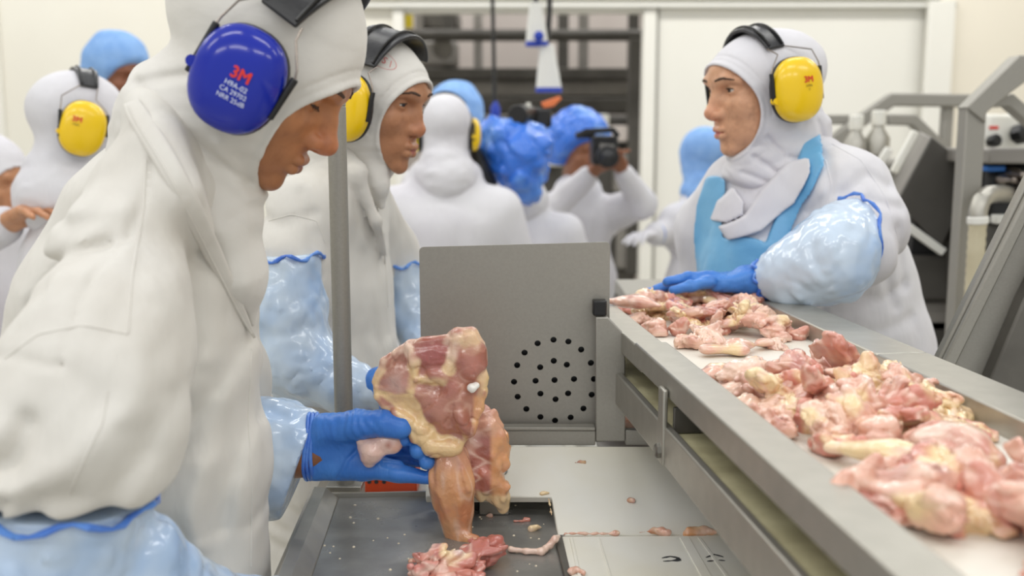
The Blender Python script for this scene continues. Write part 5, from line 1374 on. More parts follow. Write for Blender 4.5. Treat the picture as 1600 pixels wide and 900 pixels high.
# ------------------------------------------------------------------ people further back
def worker(label, hp, Y, yaw, pitch=0, head='hood', arms=None, skin=(150, 98, 70), k=1.0, wide=1.0, cap_size=1.0, vox=0.010, glove='white', bare=False, lean=0.0, cap_dark=False, shoulder=0.0, hood_mat=None, op=((0.125, 0, -0.036), (0.086, 0.098, 0.092))):
    c = Q(hp[0], hp[1], Y)
    H = Head(c, yaw, pitch, 0, k, skin=skin, lip=skin, nose=1.0)
    f2 = rotm(yaw)
    base = np.array([c[0], c[1], 0]) - f2[:, 0] * (0.04 + lean)
    p = thing('person', label, 'person', base)
    zs = c[2] - 0.245 * k
    def W(x, y, z): return np.array([base[0], base[1], 0]) + f2[:, 0] * x + f2[:, 1] * y + np.array([0, 0, z])
    if arms is None: arms = [(W(0.06, -0.25 * wide, zs - 0.30), W(0.24, -0.20, zs - 0.36)), (W(0.06, 0.25 * wide, zs - 0.30), W(0.24, 0.20, zs - 0.36))]
    sh = [W(0.0 + lean, -0.165 * wide, zs - 0.03 + shoulder), W(0.0 + lean, 0.165 * wide, zs - 0.03 + shoulder)]
    arms_l = [(sh[i],) + tuple(np.asarray(q, float) for q in arms[i]) for i in range(2)]
    Rf = f2.astype(np.float32)
    def coat(P):
        L = (P - np.array([base[0], base[1], 0], np.float32)) @ Rf
        d = chain(L, [(0.03 + lean, 0, zs + 0.08), (lean, 0, zs - 0.08), (lean * 0.5, 0, zs - 0.30), (0, 0, zs - 0.55), (0, 0, 0.52)], [0.075, 0.105, 0.125, 0.13, 0.15], 0.05, (1, 1.5 * wide, 1))
        for a in arms_l:
            d = smin(d, chain(P, a, [0.078, 0.062, 0.046], 0.03), 0.05)
        d = d + wrinkle(P, (0.1, 0.1, -1), 8, 0.009, hp[0] * 0.1)
        return np.maximum(d, 0.5 - P[:, 2])
    allp = [W(-0.3 + min(lean, 0), -0.36 * wide, 0.45), W(0.3 + max(0, lean), 0.36 * wide, zs + 0.22), W(-0.3, 0.36 * wide, 0.45), W(0.3, -0.36 * wide, 0.5)] + [q for a in arms_l for q in a]
    lo, hi = bbox_of(allp, 0.09)
    obj('coat', sdf_mesh(coat, lo, hi, vox, 0.02), MT['coatbg'], p)
    parts = [head_mesh(H, 0.004)]
    sk = np.array(lin(skin)[:3])
    def limbs(P):
        L = (P - np.array([base[0], base[1], 0], np.float32)) @ Rf
        d = chain(L, [(0.02 + lean, 0, zs + 0.05), (lean, 0, zs - 0.15), (0, 0, 0.7)], [0.05, 0.06, 0.08], 0.04)
        d = np.maximum(d, coat(P) + 0.02)
        for a in arms_l:
            e = a[2] + (a[2] - a[1]) / np.linalg.norm(a[2] - a[1]) * 0.04
            d = smin(d, chain(P, [a[1], a[2], e], [0.034, 0.028, 0.026], 0.02), 0.01)
        return d
    tv, tf = sdf_mesh(limbs, lo - 0.05, hi + 0.05, 0.011, 0.02)
    parts.append((tv, tf, np.tile(sk, (len(tv), 1))))
    for i, a in enumerate(arms_l):
        dr = a[2] - a[1]; dr = dr / np.linalg.norm(dr)
        f, bb = hand_at(a[2] + dr * 0.03, dr, (0, 0.1, 1.0), 1 if i == 0 else -1, 1.0, 0.6)
        hv_, hf_ = sdf_mesh(f, *bbox_of(bb, 0.045), 0.0045, 0.003)
        if glove == 'bare': parts.append((hv_, hf_, np.tile(sk, (len(hv_), 1))))
        else:
            g_ = obj('glove', (hv_, hf_), MT['nitrile'] if glove == 'blue' else MT['coatbg'], p)
            if glove == 'white':
                u = np.cross(dr, (0, 0, 1.0)); u /= np.linalg.norm(u); w = np.cross(dr, u)
                obj('cuff', G().tube([a[2] + dr * 0.0 + 0.036 * (math.cos(t) * u + math.sin(t) * w) for t in np.linspace(0, 2 * math.pi, 21)], 0.012, 6, False), MT['film'], g_)
    b = join_vf(parts)
    obj('body', b[:2], MT['skin'], p, colors=b[2])
    if head == 'hood':
        f = lambda P: hood_sdf(H.L(P), op, lambda L: ell(L, (-0.02, 0, -0.15), (0.10, 0.11, 0.07)), 0.9)
        lo_, hi_ = bbox_of([c], 0.27)
        obj('hood', sdf_mesh(f, lo_, hi_, 0.0065, 0.01), hood_mat or MT['coatbg'], p)
    else:
        def f(P):
            L = H.L(P)
            d = ell(L, (-0.018, 0, 0.05), (0.108 * cap_size, 0.088 * cap_size, 0.092 * cap_size))
            d = smin(d, ell(L, (-0.06, 0, 0.0), (0.07 * cap_size, 0.084 * cap_size, 0.075 * cap_size)), 0.03)
            d = d + (crinkle(L, 0.010, 22, 3.0) if cap_dark else 0.004 * vnoise(L, (18, 18, 30), 2))
            cut = (L[:, 2] - 0.028) * 0.8 - (L[:, 0]) * 0.55 + 0.004
            return smax(d, -cut if False else -(L[:, 2] + 0.06 - np.clip(L[:, 0] + 0.02, 0, 1) * 0.95), 0.01)
        lo_, hi_ = bbox_of([c], 0.24)
        obj('cap', sdf_mesh(f, lo_, hi_, 0.006, 0.012), MT['crumple'] if cap_dark else MT['cap'], p)
    legs(p, base[0], base[1], yaw, 0.70)
    return p, H
PB, HB = worker('worker in white hood with yellow ear defenders at the left, partly behind the bending man', (130, 194), 2.35, 34, 8, op=((0.140, 0, -0.036), (0.080, 0.090, 0.090)))
ear_defenders(HB, 'yellow ear defenders on the blurred white hood at the far left', MT['yellow'], 'yellow ear defenders', (0.048, 0.060), -8, True, -1, ('3M', 'H9A'), cen=(-0.022, -0.014), band_w=0.05, band_x=-0.01, band_dz=-0.008, text_off=(-0.020, 0.014), txt_size=0.016, lift=0.004)
worker('person with a light blue fleece cap and brown forehead at the left, behind the hoods', (186, 118), 3.6, -35, 6, 'cap', skin=(132, 82, 56), cap_size=1.15)
pa = Q(-16, 272, 2.75)
worker('worker in white hood cut by the left edge of the frame, bare forearm raised', (-16, 276), 2.75, -20, 12, skin=(196, 142, 106), arms=[(Q(-130, 420, 2.5), Q(6, 352, 2.3)), (Q(40, 480, 2.9), Q(60, 520, 2.7))], glove='bare')
PD, HD = worker('worker in white hood seen from behind in the middle, yellow cups at both ears', (696, 202), 3.35, 93, 6, k=0.95, wide=1.05)
ear_defenders(HD, 'yellow ear defenders seen from behind on the middle worker', MT['yellow'], 'yellow ear defenders', (0.045, 0.056), 0, False, -1, cen=(0.004, -0.018), band_w=0.045, band_x=0.02, lift=-0.010, band_dz=-0.006)
worker('person in pale blue cap almost hidden behind the middle hooded worker', (711, 188), 4.5, 100, 0, 'cap', cap_size=1.35)
worker('person in white coat bent behind the blue wrapped camera', (812, 246), 3.8, 88, 4, 'hood', wide=1.0)
# the cameraman facing us
PF, HF = worker('cameraman in white coat and crumpled blue cap holding a black camera to his face', (905, 236), 4.3, -62, 4, 'cap', skin=(150, 100, 72), cap_size=1.5, cap_dark=True, glove='bare', wide=1.0,
    arms=[(Q(860, 330, 4.1), Q(918, 276, 4.02)), (Q(1002, 318, 4.15), Q(976, 272, 4.05))])
worker('person in light blue fleece hood turned away, white coat, white glove, by the wall', (1097, 242), 4.3, 118, 0, 'hood', hood_mat=MT['cap'], wide=0.9,
    arms=[(Q(1150, 350, 4.4), Q(1160, 420, 4.5)), (Q(1072, 362, 4.3), Q(1024, 366, 4.1))])
# camera with blue film cover, lamps, camcorder
cc = thing('wrapped_camera', 'large camera wrapped in crumpled blue plastic film with a black lamp on top', 'camera', Q(800, 325, 3.5))
def wrap(P):
    d = chain(P, [Q(788, 228, 3.5), Q(812, 250, 3.5), Q(824, 300, 3.5)], [M(42, 3.5), M(46, 3.5), M(26, 3.5)], 0.05, (1, 1.2, 1))
    d = smin(d, cap(P, Q(768, 205, 3.5), Q(830, 225, 3.5), M(22, 3.5), M(32, 3.5)), 0.05)
    return d + crinkle(P, 0.020, 13, 3) + 0.010 * vnoise(P, (12, 12, 12), 5)
obj('film_cover', sdf_mesh(wrap, *bbox_of([Q(715, 160, 3.35), Q(885, 345, 3.65)], 0.04), 0.006, 0.03), MT['crumple'], cc)
obj('camera_body', xbox(G(), 744, 790, 228, 285, 3.47, 0.12), MT['black'], cc, bevel=0.02)
obj('shoulder_pad', G().tube([Q(742, 235, 3.45), Q(752, 265, 3.43), Q(770, 292, 3.44)], [0.02, 0.03, 0.02], 10), MT['black'], cc)
lc = cc
obj('lamp_housing', xbox(G(), 818, 862, 168, 200, 3.55, 0.12), MT['black'], lc, bevel=0.012)
obj('lamp_barrel', G().tube([Q(808, 180, 3.45), Q(826, 180, 3.56)], M(16, 3.5), 14), MT['black'], lc, bevel=0.004)
obj('label_plate', xbox(G(), 822, 829, 160, 184, 3.50, 0.06), MT['whiteplastic'], lc)
obj('lamp_filter', G().prism([Q(x, y, 3.56) for x, y in ((845, 160), (874, 150), (878, 154), (866, 166), (850, 170))], (0, 0.04, 0)), mat('orange_filter', (226, 122, 70), 0.5), lc, bevel=0.003, label='orange lamp filter')
obj('lamp_bracket', G().tube([Q(838, 198, 3.6), Q(825, 235, 3.56)], 0.018, 8), MT['black'], lc)
cm_ = thing('camcorder', 'black camcorder held at the face of the cameraman', 'camera', Q(945, 262, 3.98))
obj('body', xbox(G(), 926, 966, 212, 258, 3.92, 0.16), MT['black'], cm_, bevel=0.012)
obj('lens', G().tube([Q(948, 243, 3.94), Q(950, 245, 3.80)], M(17, 3.9), 18), MT['black'], cm_, bevel=0.004)
obj('lens_glass', G().lathe(Q(950, 245, 3.797), (0, -1, 0), [(M(12, 3.8), 0), (M(6, 3.8), 0.006), (0.001, 0.008)], 16), MT['blackgloss'], cm_)
obj('top_handle', G().beam([Q(900, 214, 3.9), Q(915, 205, 3.9), Q(958, 203, 3.9), Q(966, 214, 3.9)], 0.02, 0.02, (0, 1, 0)), MT['black'], cm_, bevel=0.003)
obj('viewfinder', xbox(G(), 900, 930, 206, 216, 3.95, 0.05), MT['black'], cm_, bevel=0.005)
obj('screen', G().prism([Q(x, y, 3.90) for x, y in ((938, 224), (960, 226), (958, 236), (936, 234))], (0, 0.01, 0)), MT['midgrey'], cm_)
# ------------------------------------------------------------------ raw chicken
MT['meat'] = mat('raw_meat', (210, 140, 130), 0.17, attr='Col', rgb2=(196, 124, 112), nscale=55, ndetail=6, nlo=0.5, nhi=1.2, bump=0.5, bscale=150, bdist=0.0025, sss=0.05, spec=0.65, coat=0.6)
PINK, RED, FAT, PALE, DEEP, SKINC, WHITE_, ORNG = [np.array(lin(c)[:3]) for c in ((222, 172, 150), (202, 130, 112), (236, 208, 160), (238, 206, 188), (164, 90, 78), (232, 180, 132), (240, 236, 228), (222, 160, 108))]
def mixc(a, b, w): return a * (1 - w[:, None]) + b * w[:, None]
def meat_color(V, seed, fat=0.5, deep=0.4, base=PINK):
    P = V.astype(np.float32)
    n1 = fbm(P, (22, 22, 22), 3, seed); n2 = fbm(P, (30, 30, 30), 3, seed + 9); n3 = ridge(P + 0.006 * vnoise(P, (60, 60, 60), seed)[:, None], (34, 34, 80), seed + 4)
    c = np.tile(base, (len(V), 1))
    c = mixc(c, RED, np.clip(n1 * 1.4 + deep - 0.4, 0, 0.85)); c = mixc(c, PALE, np.clip(n3 * 1.5 - 0.7, 0, 0.8)); c = mixc(c, FAT, np.clip(n2 * 1.8 - 0.9 + fat, 0, 0.95)); c = mixc(c, DEEP, np.clip(-n2 * 1.6 - 0.9 + deep * 0.5, 0, 0.7))
    return c
def thigh_variant(seed, size, fat=0.1, deep=0.35, flat=0.42, base=PINK):
    """one boned thigh: folded lobes of muscle with grooves between them, lying on z = 0"""
    r = random.Random(seed); lob = []
    for i in range(r.randint(5, 7)):
        a = r.uniform(0, 2 * math.pi); rr = r.uniform(0.10, 0.62) * size * 0.5
        lob.append(((rr * math.cos(a) * 1.3, rr * math.sin(a) * 0.9, r.uniform(0.10, 0.26) * size * flat * 1.6), (r.uniform(0.22, 0.40) * size, r.uniform(0.12, 0.22) * size, r.uniform(0.14, 0.24) * size * flat * 2), r.uniform(0, 180), r.uniform(-25, 25)))
    def f(P):
        W_ = P + 0.10 * size * np.stack([vnoise(P, (3.2 / size,) * 3, seed + 1), vnoise(P, (3.2 / size,) * 3, seed + 2), 0.5 * vnoise(P, (3.2 / size,) * 3, seed + 3)], 1)
        d = None
        for c, rad, an, tl in lob:
            e = ell(W_, c, rad, rotm(an, tl)); d = e if d is None else smin(d, e, 0.035 * size)
        n1 = vnoise(W_, (4.0 / size, 7.0 / size, 5.0 / size), seed + 6); n2 = vnoise(W_, (8.0 / size, 5.0 / size, 7.0 / size), seed + 16)
        d = d + 0.045 * size * np.exp(-(n1 / 0.11) ** 2) + 0.026 * size * np.exp(-(n2 / 0.12) ** 2) + 0.022 * size * vnoise(P, (10 / size,) * 3, seed) + 0.012 * size * ridge(W_, (12 / size,) * 3, seed + 8)
        return np.maximum(d, -P[:, 2])
    h = size / 48
    V, Fq = sdf_mesh(f, (-0.9 * size, -0.8 * size, -0.02 * size), (0.9 * size, 0.8 * size, 0.75 * size), h, 0.12 * size)
    return V, Fq, meat_color(V * 0.09 / size, seed, fat, deep, base)
VAR = []
VDESC = ('pink', 'pale', 'deep red', 'light pink', 'red', 'yellowish', 'rosy', 'dark pink')
LPINK = np.array(lin((232, 192, 168))[:3])
for i, (fat, deep, flat, bs) in enumerate(((0.05, 0.35, 0.42, PINK), (0.3, 0.1, 0.40, LPINK), (-0.1, 0.75, 0.42, RED * 1.1), (0.1, 0.2, 0.34, LPINK), (0.0, 0.6, 0.46, PINK), (0.6, 0.05, 0.34, FAT), (0.0, 0.2, 0.42, PINK), (0.15, 0.65, 0.38, PINK * 0.88))):
    V, Fq, c = thigh_variant(31 + i * 7, 0.085, fat, deep, flat, bs)
    VAR.append(raw_mesh('chicken_thigh', V, Fq, MT['meat'], True, None, c))
USED = set()
def piece(k, loc, rot, sc, label, group=None, name='chicken_thigh', cat='chicken'):
    o = bpy.data.objects.new(name, VAR[k]); COL.objects.link(o)
    o.location = tuple(loc); o.rotation_euler = rot; o.scale = sc
    return tag(o, label, cat, group)
rr = random.Random(5)
def inside(px, py, poly):
    c = False; n = len(poly)
    for i in range(n):
        x0, y0 = poly[i]; x1, y1 = poly[(i + 1) % n]
        if (y0 > py) != (y1 > py) and px < (x1 - x0) * (py - y0) / (y1 - y0) + x0: c = not c
    return c
def heap(poly_px, z0, n, size, label, group, layers=(0.0,), seed=1, tiltmax=0.35, picks=None, shrink=(1.0, 0.75, 0.5)):
    """pieces spread over an outline on the belt, in layers"""
    rr = random.Random(seed)
    pts = [QZ(x, y, z0) for x, y in poly_px]; P2 = [(p[0], p[1]) for p in pts]
    cx = sum(p[0] for p in P2) / len(P2); cy = sum(p[1] for p in P2) / len(P2)
    for li, (cnt, dz) in enumerate(layers):
        sh = shrink[li]; poly = [(cx + (x - cx) * sh, cy + (y - cy) * sh) for x, y in P2]
        placed = []; tries = 0
        xs = [p[0] for p in poly]; ys = [p[1] for p in poly]
        best_d = size * 0.62
        while len(placed) < cnt and tries < 4000:
            tries += 1
            if tries % 400 == 0: best_d *= 0.85
            x, y = rr.uniform(min(xs), max(xs)), rr.uniform(min(ys), max(ys))
            if not inside(x, y, poly): continue
            if any((x - a) ** 2 + (y - b) ** 2 < best_d ** 2 for a, b in placed): continue
            placed.append((x, y))
        dx, dy = max(xs) - min(xs), max(ys) - min(ys)
        for x, y in placed:
            s = size / 0.085 * rr.uniform(0.78, 1.15)
            ks = list(picks or range(8)); rr.shuffle(ks)
            tx, ty = (x - min(xs)) / dx, (y - min(ys)) / dy
            col_ = ('left', 'middle', 'right')[min(2, int(tx * 3))]; row = ('near', 'centre', 'far')[min(2, int(ty * 3))]
            lay = ('low', 'half way up', 'on top')[li]
            lab = None
            for k in ks:
                for extra in ('', 'small ' if s * 0.085 / size < 0.92 else 'large ' if s * 0.085 / size > 1.02 else 'medium '):
                    lab = '%s%s %s %s in the %s, %s %s' % (extra, VDESC[k], 'chicken', 'piece', label, row, ('part, ' + col_ + ', ' + lay))
                    if lab not in USED: break
                if lab not in USED: break
            USED.add(lab)
            piece(k, (x, y, z0 + dz * rr.uniform(0.85, 1.15)), (rr.uniform(-tiltmax, tiltmax) * (li + 0.3), rr.uniform(-tiltmax, tiltmax) * (li + 0.3), rr.uniform(0, 6.28)), (s, s, s * rr.uniform(0.8, 1.05)), lab, group)
# outlines are the footprints on the belt (flat), a little inside the drawn heaps
heap([(962, 482), (1060, 466), (1180, 462), (1222, 520), (1242, 546), (1085, 550), (1040, 525)], ZB, 26, 0.076, 'far heap', 'chicken pieces in the far heap', ((23, 0.0), (15, 0.012), (8, 0.020)), 11, 0.4)
heap([(1130, 606), (1230, 590), (1320, 584), (1400, 606), (1490, 650), (1512, 700), (1430, 730), (1290, 722), (1215, 690)], ZB, 26, 0.088, 'middle heap', 'chicken pieces in the middle heap', ((21, 0.0), (14, 0.014), (8, 0.025)), 23, 0.4)
heap([(1335, 800), (1460, 765), (1620, 762), (1780, 800), (1720, 860), (1520, 850), (1400, 830)], ZB, 8, 0.110, 'nearest heap', 'chicken pieces in the nearest heap', ((9, 0.0), (4, 0.010)), 37, 0.25, (0, 2, 4, 7))
heap([(1580, 890), (1660, 880), (1700, 940), (1600, 940)], ZB, 2, 0.05, 'corner heap', 'chicken scraps in the corner', ((2, 0.0),), 41, 0.2, (2, 4))
def skin_flap(name, pts, rs, z, label, seed, base=FAT, thick=0.5, fat=0.35, deep=0.0):
    c = np.mean([np.asarray(p) for p in pts], 0)
    def f(P):
        d = chain(P, [np.asarray(p) for p in pts], rs, 0.02, (1, 1, thick))
        return d + 0.003 * vnoise(P, (40, 40, 40), seed) + 0.003 * ridge(P, (30, 30, 50), seed + 2)
    V, Fq = sdf_mesh(f, *bbox_of(pts, max(rs) + 0.012), 0.0022, 0.006)
    o = obj(name, (V, Fq), MT['meat'], None, label, 'chicken', colors=meat_color(V, seed, fat, deep, base))
    return o
zz = ZB
skin_flap('chicken_skin', [QZ(1310, 700, zz + 0.014), QZ(1370, 705, zz + 0.02), QZ(1420, 712, zz + 0.02)], [0.016, 0.018, 0.014], zz, 'yellow fatty chicken skin at the near edge of the middle heap', 3)
skin_flap('chicken_thigh', [QZ(1455, 690, zz + 0.020), QZ(1500, 690, zz + 0.022), QZ(1540, 715, zz + 0.012)], [0.018, 0.022, 0.016], zz, 'large peach coloured chicken thigh with skin at the right of the middle heap', 8, PALE, 0.55, 0.1, 0.1)
skin_flap('chicken_skin', [QZ(1050, 466, zz + 0.022), QZ(1090, 462, zz + 0.027), QZ(1125, 478, zz + 0.022)], [0.013, 0.020, 0.013], zz, 'flat yellow chicken skin on top of the far heap, under the gloved fingers', 13)
skin_flap('chicken_strip', [QZ(955, 470, zz + 0.030), QZ(990, 470, zz + 0.033), QZ(1030, 478, zz + 0.030)], [0.012, 0.013, 0.010], zz, 'pink chicken strip lying over the rail corner at the far end of the heap', 16, PINK, 0.6, 0.0, 0.3)
skin_flap('chicken_strip', [QZ(1105, 548, zz + 0.009), QZ(1150, 543, zz + 0.011), QZ(1200, 536, zz + 0.009)], [0.008, 0.010, 0.007], zz, 'long pink chicken strip at the near edge of the far heap', 19, PINK, 0.6, 0.1, 0.2)
# piece seen through the frame window
skin_flap('chicken_strip', [Q(960, 650, 1.66), Q(990, 645, 1.66), Q(1020, 655, 1.66)], [0.022, 0.024, 0.02], zz, 'pink chicken seen through the opening of the guard frame', 27, PINK, 0.9, 0.1, 0.3)
rt = thing('rear_tray', 'steel tray behind the guard frame holding chicken', 'tray', (Q(985, 670, 1.66)[0], 1.66, 0))
pz = Q(985, 668, 1.66)
obj('pan', G().box((pz[0], 1.66, pz[2] - 0.012), (0.12, 0.16, 0.006)), MT['steeldark'], rt)
obj('leg', G().box((pz[0], 1.66, (pz[2] - 0.015) / 2), (0.03, 0.03, pz[2] - 0.015)), MT['steel'], rt)

# ------------------------------------------------------------------ the piece held up over the tray
YM = 1.243
def k_(r, Y=YM): return M(r, Y)
leg = thing('poultry_quarter', 'raw chicken leg quarter held up in the blue glove, drumstick hanging over the tray', 'chicken', Q(715, 830, YM))
RIM = [(586, 598), (600, 566), (640, 536), (700, 528), (716, 518), (738, 518), (752, 540), (759, 590), (752, 640), (735, 676), (712, 700), (690, 708), (668, 694), (652, 664), (628, 646), (600, 634), (587, 618)]
def edge_d(P, pts, Y, r, closed=True):
    q = [Q(x, y, Y) for x, y in pts] + ([Q(*pts[0], Y)] if closed else [])
    return chain(P, q, [0.0] * len(q), 0.004) - r
FATPTS = [[(638, 542), (646, 570), (650, 592), (690, 594)], [(716, 525), (710, 560), (702, 575)], [(648, 592), (640, 606)]]
def thigh(P):
    d2 = poly2(P, RIM, YM)
    ycen = YM + 0.004
    slab = np.maximum(d2 + 0.004, np.abs(P[:, 1] - ycen) - 0.010) - 0.004
    m = None
    for x, y, rx, rz, dy, an in ((622, 595, 30, 34, 0.000, 20), (676, 555, 42, 22, -0.002, 5), (734, 560, 26, 34, -0.006, 0), (690, 640, 46, 34, -0.002, 50), (712, 622, 30, 44, -0.003, -10), (722, 655, 12, 28, -0.008, -20), (686, 584, 26, 14, -0.004, 10), (650, 610, 34, 22, 0.0, 30)):
        e = ell(P, Q(x, y, YM + dy), (k_(rx), 0.016, k_(rz)), np.array(Matrix.Rotation(math.radians(an), 3, 'Y')))
        m = e if m is None else smin(m, e, 0.006)
    d = smin(slab, m, 0.006)
    d = smin(d, edge_d(P, RIM, YM - 0.004, k_(6) * (1 + 0.35 * vnoise(P, (45, 45, 45), 12))), 0.006)
    d = smin(d, edge_d(P, [(655, 672), (676, 698), (706, 700)], YM - 0.008, k_(17), False), 0.008)
    d = smin(d, edge_d(P, [(618, 645), (640, 660), (647, 686)], YM - 0.012, k_(8), False), 0.004)
    d = smin(d, edge_d(P, [(716, 526), (732, 528), (745, 545)], YM - 0.006, k_(15), False), 0.006)
    for pts in FATPTS: d = smin(d, edge_d(P, pts, YM - 0.012, k_(6), False), 0.006)
    d = d + 0.0016 * vnoise(P, (60, 60, 60), 2) + 0.0016 * np.exp(-(vnoise(P + 0.010 * vnoise(P, (40, 40, 40), 7)[:, None], (48, 48, 48), 6) / 0.12) ** 2)
    return d
V, Fq = sdf_mesh(thigh, *bbox_of([Q(565, 500, YM - 0.03), Q(785, 735, YM + 0.03)], 0.006), 0.0016, 0.005)
P = V.astype(np.float32)
c = np.tile(np.array(lin((178, 118, 98))[:3]), (len(V), 1))
c = mixc(c, np.array(lin((150, 92, 78))[:3]), np.clip(fbm(P, (26, 26, 26), 3, 5) * 1.3, 0, 0.8)); c = mixc(c, np.array(lin((214, 168, 146))[:3]), np.clip(ridge(P + 0.008 * vnoise(P, (40, 40, 40), 3)[:, None], (40, 40, 60), 8) * 2.2 - 1.6, 0, 0.45))
c = mixc(c, np.array(lin((160, 80, 76))[:3]), np.clip(1.6 - sph(P, Q(676, 553, YM - 0.012), 0) / 0.018, 0, 0.9)); c = mixc(c, np.array(lin((196, 126, 112))[:3]), np.clip(1.3 - sph(P, Q(740, 570, YM - 0.012), 0) / 0.02, 0, 0.9))
c = mixc(c, DEEP, np.clip(1 - sph(P, Q(700, 606, YM - 0.015), 0) / 0.016, 0, 0.5))
c = mixc(c, DEEP, np.clip(1 - sph(P, Q(722, 660, YM - 0.015), 0) / 0.016, 0, 0.4))
nn = 0.004 * vnoise(P, (90, 90, 90), 3)
wf = np.clip(1 - (edge_d(P, RIM, YM - 0.004, k_(5)) + nn * 1.3) / 0.0045, 0, 1)
for pts in FATPTS: wf = np.maximum(wf, np.clip(1 - (edge_d(P, pts, YM - 0.012, k_(7), False) + nn) / 0.0035, 0, 1))
wf = np.maximum(wf, np.clip(1 - (edge_d(P, [(640, 640), (655, 672), (676, 696), (706, 700)], YM - 0.008, k_(20), False) + nn) / 0.004, 0, 1))
wf = np.maximum(wf, np.clip(1 - (poly2(P, [(596, 610), (640, 612), (662, 650), (640, 650)], YM) + nn) / 0.004, 0, 1))
fatc = mixc(np.tile(np.array(lin((234, 200, 146))[:3]), (len(V), 1)), PALE, np.clip((P[:, 2] - Q(660, 590, YM)[2]) / 0.04 + 0.5 * vnoise(P, (50, 50, 50), 4), 0, 0.85))
c = c * (1 - wf[:, None] * 0.92) + fatc * wf[:, None] * 0.92
c = mixc(c, np.array(lin((196, 160, 150))[:3]), np.clip(1 - sph(P, Q(618, 600, YM - 0.015), 0) / 0.022, 0, 0.7) * (1 - wf))
wf2 = np.clip(1.5 - (sph(P, Q(735, 531, YM - 0.010), 0) + nn * 2) / 0.014, 0, 0.85)
c = c * (1 - wf2[:, None]) + np.array(lin((232, 196, 154))[:3]) * wf2[:, None]
wo = np.clip((P[:, 0] - Q(738, 600, YM)[0]) / 0.004, 0, 1) * np.clip((Q(738, 612, YM)[2] - P[:, 2]) / 0.006, 0, 1)
c = mixc(c, ORNG, wo * 0.8)
c = mixc(c, np.array(lin((232, 180, 140))[:3]), np.clip((P[:, 1] - YM - 0.008) / 0.004, 0, 1))
obj('thigh', (V, Fq), MT['meat'], leg, colors=c)
f = lambda P: smin(sph(P, Q(737, 606, YM - 0.018), k_(8)), sph(P, Q(744, 602, YM - 0.014), k_(6)), 0.003) + 0.001 * vnoise(P, (200, 200, 200), 1)
V, Fq = sdf_mesh(f, *bbox_of([Q(737, 605, YM - 0.018), Q(750, 602, YM - 0.012)], 0.016), 0.0012, 0.002)
obj('bone_end', (V, Fq), MT['meat'], leg, colors=np.tile(WHITE_, (len(V), 1)))
def drum(P):
    d = chain(P, [Q(703, 690, YM + 0.004), Q(704, 735, YM + 0.004), Q(706, 760, YM + 0.004), Q(711, 795, YM + 0.004), Q(715, 822, YM + 0.004), Q(718, 842, YM + 0.002)], [k_(22), k_(27), k_(30), k_(23), k_(16), k_(17)], 0.02, (1, 0.85, 1))
    d = smin(d, chain(P, [Q(722, 838, YM - 0.005), Q(742, 846, YM - 0.012), Q(757, 858, YM - 0.016)], [k_(13), k_(9), k_(3)], 0.01), 0.008)
    return d + 0.0012 * vnoise(P, (120, 120, 45), 2) + 0.0012 * ridge(P, (90, 90, 26), 4) + crease(P, [Q(705, 685, YM), Q(722, 720, YM), Q(732, 760, YM)], -0.003, 0.003)
V, Fq = sdf_mesh(drum, *bbox_of([Q(655, 670, YM - 0.04), Q(770, 875, YM + 0.04)], 0.005), 0.0016, 0.004)
P = V.astype(np.float32)
c = mixc(np.tile(np.array(lin((218, 158, 112))[:3]), (len(V), 1)), np.array(lin((206, 132, 92))[:3]), np.clip(fbm(P, (40, 40, 24), 3, 2) * 1.2, 0, 0.9)); c = mixc(c, PALE, np.clip(ridge(P, (60, 60, 20), 3) * 1.5 - 1.0, 0, 0.35))
c = mixc(c, np.array(lin((190, 140, 118))[:3]), np.clip((P[:, 2] - Q(700, 735, YM)[2]) / 0.02, 0, 0.6))
obj('drumstick', (V, Fq), MT['meat'], leg, colors=c)
def back_leg(P):
    Yb = YM + 0.030
    d = chain(P, [Q(752, 650, Yb), Q(752, 690, Yb), Q(748, 730, Yb), Q(757, 760, Yb)], [k_(22), k_(38), k_(38), k_(22)], 0.02, (1, 0.6, 1))
    d = smin(d, chain(P, [Q(768, 668, Yb - 0.012), Q(772, 715, Yb - 0.012), Q(782, 760, Yb - 0.008), Q(787, 792, Yb)], [k_(11), k_(9), k_(11), k_(9)], 0.008), 0.008)
    d = smin(d, chain(P, [Q(770, 752, Yb - 0.004), Q(782, 775, Yb), Q(784, 798, Yb)], [k_(17), k_(14), k_(9)], 0.008), 0.008)
    d = d - 0 + 0.006 * np.exp(-((P - Q(745, 725, Yb - 0.03).astype(np.float32)) ** 2).sum(1) / 0.018 ** 2)
    return d + 0.002 * vnoise(P, (80, 80, 80), 3) + 0.002 * ridge(P, (90, 90, 50), 5)
V, Fq = sdf_mesh(back_leg, *bbox_of([Q(700, 620, YM - 0.02), Q(805, 812, YM + 0.08)], 0.005), 0.0017, 0.005)
P = V.astype(np.float32)
c = meat_color(V, 15, -0.3, 0.6, np.array(lin((158, 92, 78))[:3]))
c = mixc(c, ORNG, np.clip((P[:, 0] - Q(764, 700, 1.27)[0]) / 0.006, 0, 0.9)); c = mixc(c, FAT, np.clip((Q(760, 765, 1.27)[2] - P[:, 2]) / 0.008, 0, 0.8)); c = mixc(c, PINK, np.clip((P[:, 2] - Q(760, 680, 1.27)[2]) / 0.012, 0, 0.6))
obj('second_drumstick', (V, Fq), MT['meat'], leg, colors=c)
def knuckle(P):
    Yk = 1.238
    d = chain(P, [Q(567, 690, Yk), Q(580, 704, Yk), Q(577, 722, Yk)], [k_(11), k_(22), k_(9)], 0.006)
    d = smin(d, ell(P, Q(606, 692, Yk), (k_(27), 0.014, k_(19))), 0.006)
    return d + 0.0016 * vnoise(P, (80, 80, 80), 4)
